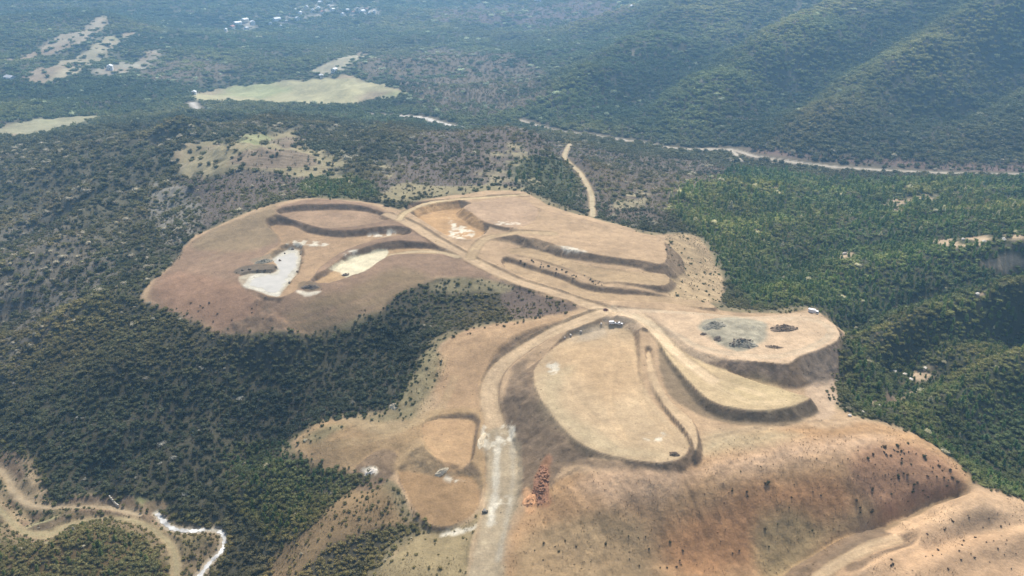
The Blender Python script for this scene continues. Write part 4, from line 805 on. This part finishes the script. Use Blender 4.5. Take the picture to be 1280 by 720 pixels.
# ------------------------------------------------------------------ stones, heaps
def rock_mesh(seed, flat=.7, sub=2):
    r = random.Random(seed); bm = bmesh.new(); bmesh.ops.create_icosphere(bm, subdivisions=sub, radius=1)
    pl = [(Vector((r.gauss(0, 1), r.gauss(0, 1), r.gauss(0, 1))).normalized(), r.uniform(.55, .9)) for _ in range(9)]
    for v in bm.verts:
        for n_, d_ in pl:
            q = v.co.dot(n_)
            if q > d_: v.co -= n_ * (q - d_)
        v.co *= r.uniform(.95, 1.05); v.co.z *= flat
    me = bpy.data.meshes.new('rock'); bm.to_mesh(me); bm.free(); return me
PALEROCK = plain('pale_stone', (0.62, 0.55, 0.45), .9, 0, .2, 2, .3); DARKROCK = plain('dark_stone', (0.16, 0.125, 0.09), .95, 0, .3, 2, .3); REDCLOD = plain('red_clod', (0.30, 0.15, 0.08), .95, 0, .35, 1.5, .4)
GREYHEAP = plain('gravel', (0.25, 0.225, 0.165), .95, 0, .3, 2.5, .6); BRUSH = plain('brushwood', (0.19, 0.135, 0.085), .95, 0, .35, 2, .6); REDSOIL = plain('red_soil', (0.26, 0.12, 0.075), .95, 0, .25, 1.5, .5); ORANGE = plain('orange_soil', (0.58, 0.31, 0.15), .95, 0, .2, 1.2, .5); CREAM = plain('cream_soil', (0.60, 0.50, 0.34), .95, 0, .15, 1.2, .5)
RK = [rock_mesh(k_) for k_ in range(5)]
def boulder(px, py, r, mat, label, group=None):
    x, y, z = seat_on(px, py); me = RK[int(px) % 5].copy(); me.materials.clear(); me.materials.append(mat); o = bpy.data.objects.new('boulder', me); COL.objects.link(o)
    o.location = (x, y, z + r * .25); o.scale = (r, r * .85, r); o.rotation_euler = (0, 0, px % 6); tag(o, label, 'boulder', group); return o
boulder(751.5, 405, 1.0, PALEROCK, 'pale pinkish boulder just left of the white van')
boulder(713, 419, 1.0, PALEROCK, 'pale boulder second from left on the track edge above the centre pad')
boulder(726, 414.5, .9, PALEROCK, 'pale boulder on the track edge midway between the row and the van')
boulder(706, 422, .6, PALEROCK, 'smallest pale boulder, leftmost on the track edge above the centre pad')
def heap(name, cat, pxy, lx, ly, h, mat, label, seed, rz=0, stones=0, stone_mat=None, sname='stone', smax=.5):
    """a mound with an uneven foot and top; its loose pieces are parts"""
    x0, y0 = hit(*pxy); z0 = float(hz(x0, y0)); e = tag(empty(name, (x0, y0, z0)), label, cat); r = random.Random(seed); bm = bmesh.new(); rows = []
    NR, NA = 9, 30; ph = [r.uniform(0, 6.28) for _ in range(6)]
    def shape(f, a):
        q = 1 + .16 * math.sin(2 * a + ph[0]) + .1 * math.sin(3 * a + ph[1]) + .07 * math.sin(5 * a + ph[2]); ca, sa = math.cos(a) * lx * f * q, math.sin(a) * ly * f * q
        x = ca * math.cos(rz) - sa * math.sin(rz); y = ca * math.sin(rz) + sa * math.cos(rz)
        z = h * max(0, 1 - f ** 1.5) * (1 + .4 * math.sin(3 * f * 3 + a * 2 + ph[3]) * f) - .12 * (f > .95); return x, y, z
    for i in range(NR + 1):
        f = i / NR; row = []
        for j in range(NA if i else 1):
            x, y, z = shape(f, j * 6.2832 / NA); row.append(bm.verts.new((x + r.gauss(0, .1), y + r.gauss(0, .1), float(hz(x0 + x, y0 + y)) - z0 + z + r.gauss(0, h * .07) * (f < .95))))
        rows.append(row)
    for j in range(NA): bm.faces.new((rows[0][0], rows[1][j], rows[1][(j + 1) % NA]))
    for i in range(1, NR):
        for j in range(NA): bm.faces.new((rows[i][j], rows[i + 1][j], rows[i + 1][(j + 1) % NA], rows[i][(j + 1) % NA]))
    bmesh.ops.recalc_face_normals(bm, faces=bm.faces[:]); obj('mound', bm, mat, e)
    if stones:
        mm = []
        for k_ in RK: q = k_.copy(); q.materials.clear(); q.materials.append(stone_mat); mm.append(q)
        for k_ in range(stones):
            f = r.uniform(.05, 1.05); a = r.uniform(0, 6.28); x, y, z = shape(min(f, .94), a); x *= max(1, f / .94); s_ = r.uniform(.3, 1) ** 2 * smax + .15
            o = bpy.data.objects.new(sname, mm[k_ % 5]); COL.objects.link(o); o.parent = e; o.location = (x, y, float(hz(x0 + x, y0 + y)) - z0 + z + s_ * .2); o.scale = (s_, s_ * r.uniform(.6, 1), s_ * r.uniform(.6, 1)); o.rotation_euler = (r.uniform(-.4, .4), r.uniform(-.4, .4), r.uniform(0, 6))
    return e
heap('brush_pile', 'brush pile', (979, 411), 7.0, 4.6, 2.2, BRUSH, 'dark brown oval brush pile near the right end of the round pad', 3, .1, 46, BRUSH, 'clod', .9)
heap('gravel_pile', 'gravel pile', (893, 406), 6.5, 5.0, 1.9, GREYHEAP, 'grey green gravel pile at the left end of the gravel patch', 4, .3, 30, GREYHEAP, 'stone', .6)
heap('rubble_pile', 'rubble pile', (930, 428), 8.5, 4.2, 1.8, GREYHEAP, 'long grey rubble pile along the front edge of the gravel patch', 5, .25, 50, DARKROCK, 'stone', .8)
heap('rubble_pile', 'rubble pile', (897, 424), 2.6, 2.0, 1.0, DARKROCK, 'small dark rubble pile at the front left of the gravel patch', 6, 0, 16, DARKROCK, 'stone', .6)
heap('rubble_pile', 'rubble pile', (879, 418), 1.8, 1.5, .9, DARKROCK, 'smallest dark rubble pile, left of the gravel patch', 7, 0, 10, DARKROCK, 'stone', .5)
heap('soil_pile', 'soil pile', (968, 434), 4.5, 2.0, .8, BRUSH, 'low brown soil pile at the front of the round right pad', 8, -.2, 12, BRUSH, 'clod', .5)
heap('soil_pile', 'soil pile', (757, 388), 1.6, 1.2, 1.0, REDSOIL, 'small dark red soil pile in the middle of the track junction', 9, 0, 8, REDSOIL, 'clod', .4)
heap('soil_pile', 'soil pile', (843, 568), 2.4, 1.8, 1.1, BRUSH, 'small dark soil pile at the front tip of the centre pad', 10, 0, 12, BRUSH, 'clod', .5)
heap('clod_heap', 'rubble pile', (677, 606), 3.6, 10.5, 1.6, REDCLOD, 'rust red heap of broken clods on the bank beside the haul road', 12, -.16, 110, REDCLOD, 'clod', .9)
heap('soil_pile', 'soil pile', (662, 626), 2.6, 4.2, 1.3, ORANGE, 'bright orange soil pile between the haul road and the rust red clods', 13, -.2, 10, ORANGE, 'clod', .5)
heap('soil_berm', 'soil berm', (602, 551), 1.5, 7.5, 1.2, CREAM, 'cream coloured curved berm between the square platform and the road', 14, -.12, 0)
heap('soil_berm', 'soil berm', (552, 590), 3.6, 1.5, 1.0, CREAM, 'small cream coloured berm at the lower edge of the square platform', 15, .15, 0)
heap('rubble_pile', 'rubble pile', (463, 590), 3.0, 2.4, .8, PALEROCK, 'whitish rock pile at the head of the dark gully', 16, .3, 30, PALEROCK, 'stone', .8)
heap('soil_pile', 'soil pile', (492, 508), 2.2, 2.4, 1.5, CREAM, 'pale yellow soil pile at the edge of the ravine wood', 17, 0, 8, CREAM, 'clod', .5)
heap('rubble_pile', 'rubble pile', (388, 359), 5.5, 2.6, 1.3, DARKROCK, 'dark rubble pile behind the small clay crescent in the quarry', 18, 0, 26, DARKROCK, 'stone', .7)
heap('rubble_pile', 'rubble pile', (330, 327), 7.5, 3.0, 1.4, GREYHEAP, 'grey rubble pile at the upper left edge of the silt flat', 19, .5, 30, GREYHEAP, 'stone', .7)
heap('rubble_pile', 'rubble pile', (432, 344), 2.8, 1.6, 1.0, DARKROCK, 'small dark rubble pile at the lower tip of the cream clay', 20, .2, 16, DARKROCK, 'stone', .6)

# culvert mouth under the haul road
def culvert():
    x, y, z = seat_on(606, 640); e = tag(empty('culvert', (x, y, z - .3), R(8)), 'dark culvert mouth at the left edge of the haul road', 'culvert')
    e.scale = (.7, .7, .7); CONC = plain('concrete', (0.22, 0.20, 0.17), .9, 0, .15, 2, .2)
    bm = bmesh.new(); n_ = 20; ring = []
    for yy, rr in ((-1.2, 1.0), (-1.2, .78), (2.0, .78), (2.0, 1.0)): ring.append([bm.verts.new((math.cos(k_ * 6.2832 / n_) * rr, yy, .75 + math.sin(k_ * 6.2832 / n_) * rr)) for k_ in range(n_)])
    for a, b in ((0, 1), (1, 2), (2, 3), (3, 0)):
        for k_ in range(n_): bm.faces.new((ring[a][k_], ring[a][(k_ + 1) % n_], ring[b][(k_ + 1) % n_], ring[b][k_]))
    bmesh.ops.recalc_face_normals(bm, faces=bm.faces[:]); obj('pipe', bm, CONC, e)
    bm = bmesh.new(); box(bm, -2.0, -1.02, -.9, -.55, -.5, 2.0, .04); box(bm, 1.02, 2.0, -.9, -.55, -.5, 2.0, .04); box(bm, -2.0, 2.0, -.9, -.55, 2.003, 2.3, .04); obj('headwall', bm, CONC, e)
culvert()
def low_wall():
    a = np.array(hit(137, 622)); b = np.array(hit(149, 634)); n_ = 7; d = b - a; L_ = np.hypot(*d); e = tag(empty('concrete_wall', (a[0], a[1], float(hz(*a))), math.atan2(d[1], d[0])), 'short pale concrete wall beside the tracks at bottom left', 'wall')
    CONC = plain('pale_concrete', (0.55, 0.50, 0.40), .9, 0, .12, 1, .2)
    for k_ in range(n_):
        p = a + d * (k_ + .5) / n_; bm = bmesh.new(); w2 = L_ / n_ / 2 - .02; box(bm, -w2, w2, -.25, .25, -.6, 1.5, .03); o = obj('panel', bm, CONC, e); o.location = (L_ * (k_ + .5) / n_, 0, float(hz(*p)) - e.location.z)
low_wall()
for k_, (a, b) in enumerate(((296, 341), (303, 338), (312, 337), (322, 338), (331, 338), (338, 341), (345, 334), (350, 326), (356, 317), (366, 312), (376, 318), (372, 340), (362, 354))):
    boulder(a, b, .9 + .5 * ((k_ * 7) % 5) / 5, DARKROCK, 'dark boulder on the bank of the quarry pond', 'boulders round the quarry pond')
# white water and stones in the creek
def ribbon(name, c, wd, mat, label, dz=.15):
    xy = c[:, :2]; t = np.gradient(xy, axis=0); t /= np.linalg.norm(t, axis=1)[:, None]; nr = np.c_[-t[:, 1], t[:, 0]]; bm = bmesh.new(); rows = []
    for i in range(len(xy)):
        w2 = wd / 2 * (1 + .55 * math.sin(i * 1.3) * math.sin(i * .47 + 1)); row = []
        for u_ in (-1, -.33, .33, 1):
            p = xy[i] + nr[i] * u_ * w2; row.append(bm.verts.new((p[0], p[1], float(hz(*p)) + dz)))
        rows.append(row)
    for i in range(len(rows) - 1):
        for j in range(3): bm.faces.new((rows[i][j], rows[i][j + 1], rows[i + 1][j + 1], rows[i + 1][j]))
    o = obj(name, bm, mat, None, True); o['kind'] = 'structure'; o['label'] = label
WATER = plain('white_water', (0.50, 0.49, 0.45), .3, 0, .85, .16, .6)
cb = curve(ROADS['creek_bed'], 3, False); ribbon('stream', cb[:len(cb) * 2 // 5], 2.2, WATER, 'upper reach of the narrow white stream at bottom left'); ribbon('stream', cb[len(cb) // 2:], 2.0, WATER, 'lower reach of the narrow white stream at bottom left')
# shallow pond on the silt
def pond():
    xy = ground_poly("344 326|358 317|370 317|370 332|360 349|350 362|344 367|327 362|309 356|321 346|343 344|349 336", 8); z = float(np.median(hz(xy[:, 0], xy[:, 1]))) + .10; c = xy.mean(0); bm = bmesh.new()
    jx = fbm(xy[:, 0], xy[:, 1], 5, 3, 211) * 3.2; jy = fbm(xy[:, 0], xy[:, 1], 5, 3, 213) * 3.2
    vs = [bm.verts.new((c[0] + (p[0] - c[0]) * .93 + jx[i], c[1] + (p[1] - c[1]) * .93 + jy[i], z)) for i, p in enumerate(xy)]; f = bm.faces.new(vs); bmesh.ops.triangulate(bm, faces=[f])
    o = obj('pond', bm, plain('milky_water', (0.40, 0.375, 0.32), .5, 0, .15, .12), None); o['kind'] = 'structure'; o['label'] = 'milky grey pond on the silt of the quarry'
pond()
# pale outcrops in the right wood and on the left slope
OUT = [(1131, 470), (1138, 476), (1156, 462), (1118, 466), (1062, 520), (1078, 516), (1100, 508), (1222, 369), (1118, 260), (1204, 300), (1230, 303), (1255, 300), (1056, 318)]
OL = ['pale rock outcrop in the wood beside the round pad, lowest of four', 'pale rock outcrop, second lowest of four in the wood beside the round pad', 'pale rock outcrop, highest of four in the wood beside the round pad', 'pale rock outcrop, leftmost of four in the wood beside the round pad', 'pale boulder behind the dry hillside, nearest of three to the crescent bench', 'pale boulder behind the dry hillside, middle of three', 'pale boulder behind the dry hillside, farthest right of three',
      'lone pale rock in the upper right wood', 'reddish pale rock in the highest bare spot of the right wood', 'pale rock at the left end of the long bare strip in the right wood', 'pale rock in the middle of the long bare strip in the right wood', 'pale rock at the right end of the long bare strip in the right wood', 'pale rock in the small bare spot of the green wood']
for (a, b), lb in zip(OUT, OL): boulder(a, b, 2.2 if b < 480 else 1.2, PALEROCK, lb)

# ------------------------------------------------------------------ bushes dotted over the dry hillside
def bush(px, py, r, col, label, group):
    x, y = hit(px, py); z = float(hz(x, y)); o = bpy.data.objects.new('bush', CROWN_O[0, int(px * 7) % 4]); COL.objects.link(o); o.location = (x, y, z - .25 * r); o.scale = (r, r, r * .8); o.rotation_euler = (0, 0, px); o.color = (*col, 1); tag(o, label, 'bush', group)
rb = random.Random(5)
for k_ in range(105):
    while True:
        t = rb.random(); px_ = 900 + 310 * t; py_ = 555 + 140 * rb.random()
        if inside(np.array([px_]), np.array([py_]), np.array(nums("880 620|940 575|1040 552|1130 550|1195 585|1205 612|1150 630|1090 655|1030 690|970 715|880 715")))[0] and (rb.random() < .25 + .75 * (px_ > 1090 and py_ < 630)): break
    bush(px_, py_, .35 + .75 * rb.random() ** 2, rb.choice([(0.075, 0.062, 0.034), (0.10, 0.075, 0.04), (0.07, 0.075, 0.034)]), 'small dark bush dotted on the dry orange hillside at right', 'small bushes on the dry hillside')
for k_ in range(40):
    while True:
        px_ = 1110 + 165 * rb.random(); py_ = 640 + 75 * rb.random()
        if py_ > 640 + (1200 - px_) * .35: break
    bush(px_, py_, .3 + .45 * rb.random() ** 2, rb.choice([(0.10, 0.075, 0.045), (0.13, 0.09, 0.05)]), 'tiny brown bush on the pale slope in the bottom right corner', 'tiny bushes in the bottom right corner')
for k_ in range(26):
    bush(660 + 200 * rb.random(), 660 + 55 * rb.random(), .3 + .5 * rb.random() ** 2, rb.choice([(0.10, 0.08, 0.045), (0.08, 0.075, 0.04)]), 'small dull bush on the grassy slope right of the haul road', 'bushes right of the haul road')
for k_ in range(18):
    bush(rb.uniform(195, 330), rb.uniform(378, 402), .4 + .5 * rb.random(), (0.09, 0.08, 0.045), 'small bush on the red brown lower edge of the left hilltop', 'bushes on the edge of the left hilltop')
for (a, b), w_ in zip(((238, 190), (262, 205), (300, 200), (304, 206), (340, 196), (372, 180), (285, 186), (384, 212)), ('leftmost', 'second from left', 'left one of a pair', 'right one of a pair', 'in its right half', 'highest at the right', 'highest at the left', 'lowest at the right')):
    bush(a, b, 2.6, (0.10, 0.11, 0.06), 'dark bush in the dry grass clearing behind the quarry, ' + w_, 'lone bushes in the clearing')

for k_ in range(34):
    f = rb.random(); bush(652 + 112 * f + rb.uniform(-3, 3), 325 + 34 * f + rb.uniform(-4, 4), .4 + .7 * rb.random(), rb.choice([(0.07, 0.075, 0.045), (0.09, 0.08, 0.05)]), 'low dark bush on the bank below the middle terrace', 'bushes on the terrace bank')
# ------------------------------------------------------------------ far houses
ROOFS = [plain('roof_red', (0.34, 0.16, 0.11), .8), plain('roof_grey', (0.42, 0.42, 0.42), .7), plain('roof_white', (0.72, 0.72, 0.70), .6)]; WALL = [plain('wall_white', (0.78, 0.77, 0.74), .8), plain('wall_cream', (0.68, 0.60, 0.48), .8)]
def house_parts(lx, ly, h):
    a = bmesh.new(); box(a, -lx / 2, lx / 2, -ly / 2, ly / 2, -3, h); b = bmesh.new(); prism(b, [(-lx / 2 - .5, h + .02), (lx / 2 + .5, h + .02), (lx / 2 + .5, h + .3), (0, h + lx * .28), (-lx / 2 - .5, h + .3)], -ly / 2 - .5, ly / 2 + .5)
    return a, b
PROT = []
for lx, ly, h in ((9, 13, 5), (11, 16, 6.5), (14, 26, 6), (8, 10, 4)):
    a, b = house_parts(lx, ly, h); ma = bpy.data.meshes.new('wall'); a.to_mesh(ma); a.free(); mb = bpy.data.meshes.new('roof'); b.to_mesh(mb); b.free(); dm = bmesh.new(); box(dm, -.8, .8, -ly / 2 - .12, -ly / 2 + .1, 0, 2.4); md_ = bpy.data.meshes.new('door'); dm.to_mesh(md_); dm.free()
    wm = bmesh.new(); box(wm, -.9, .9, -.1, .1, -.7, .7); mw = bpy.data.meshes.new('window'); wm.to_mesh(mw); wm.free(); PROT.append((ma, mb, md_, mw, lx, ly, h))
DOOR = plain('door_brown', (0.12, 0.07, 0.04), .7)
def house(px, py, k_, rz, label, group=None, wi=0, ri=0):
    ma, mb, md_, mw, lx, ly, h = PROT[k_]; x, y = hit(px, py); e = tag(empty('house', (x, y, float(hz(x, y)) + 1.2), rz), label, 'house', group)
    def add(nm2, me, mat, loc=(0, 0, 0)):
        me = me.copy(); me.materials.clear(); me.materials.append(mat); o = bpy.data.objects.new(nm2, me); COL.objects.link(o); o.parent = e; o.location = loc
    add('wall', ma, WALL[wi]); add('roof', mb, ROOFS[ri]); add('door', md_, DOOR)
    for wx in (-lx * .3, lx * .3): add('window', mw, GLASS, (wx, -ly / 2, h * .55))
rh = random.Random(3)
VILL = [(282, 39), (290, 36), (297, 31), (306, 27), (316, 30), (308, 37), (338, 31), (346, 26), (351, 34), (358, 28), (363, 20), (369, 14), (375, 18), (383, 11), (391, 15), (398, 12), (404, 17), (411, 9), (416, 14), (428, 19), (434, 14), (441, 17), (447, 12), (453, 16), (458, 13), (462, 18), (468, 16), (372, 25), (389, 24), (401, 5), (415, 4)]
for a, b in VILL:
    house(a, b, rh.choice([0, 0, 1, 3, 2]), rh.uniform(-.6, .6), 'pale house among the far village houses on the top left hillside', 'far village houses', rh.choice([0, 0, 1]), rh.choice([0, 1, 2, 2]))
house(138, 87, 1, .3, 'lone white farmhouse between the slanting fields at top left', None, 0, 2)
house(14, 101, 2, 1.0, 'long white building at the left edge below the slanting fields', None, 0, 1)
house(243, 118, 3, .2, 'small white house at the left tip of the large valley field', None, 0, 2)
house(418, 90, 0, -.3, 'pale house at the foot of the narrow strip field behind the large field', None, 0, 2)
house(402, 97, 3, .4, 'smallest pale house between strip field and large valley field', None, 1, 2)
house(672, 2, 2, 1.4, 'long pale building at the top edge right of centre', None, 0, 2)
house(790, 10, 0, .2, 'small pale house at the top edge where the mountain begins', None, 0, 2)
# ------------------------------------------------------------------ haze
def haze():
    zlo = float(H.min()) - 1.5; zhi = max(float(H.max()) + 25, CAM_H + 12)
    x0, x1, y0, y1 = XS[0] - 20, XS[-1] + 20, -60, YS[-1] + 20
    bm = bmesh.new(); bmesh.ops.create_cube(bm, size=1)
    for v in bm.verts: v.co = Vector((x0 if v.co.x < 0 else x1, y0 if v.co.y < 0 else y1, zlo if v.co.z < 0 else zhi))
    me = bpy.data.meshes.new('haze'); bm.to_mesh(me); bm.free()
    m, N, L = new_mat('air'); o = N.new('ShaderNodeOutputMaterial'); v = N.new('ShaderNodeVolumePrincipled'); v.inputs['Color'].default_value = (.34, .66, 1, 1); v.inputs['Density'].default_value = HAZE; v.inputs['Anisotropy'].default_value = .3
    L.new(v.outputs[0], o.inputs['Volume']); me.materials.append(m); ob = bpy.data.objects.new('haze', me); COL.objects.link(ob); ob['kind'] = 'stuff'; ob['label'] = 'thin blue haze over the valley'; ob['category'] = 'haze'
HAZE = 0.000175
haze()
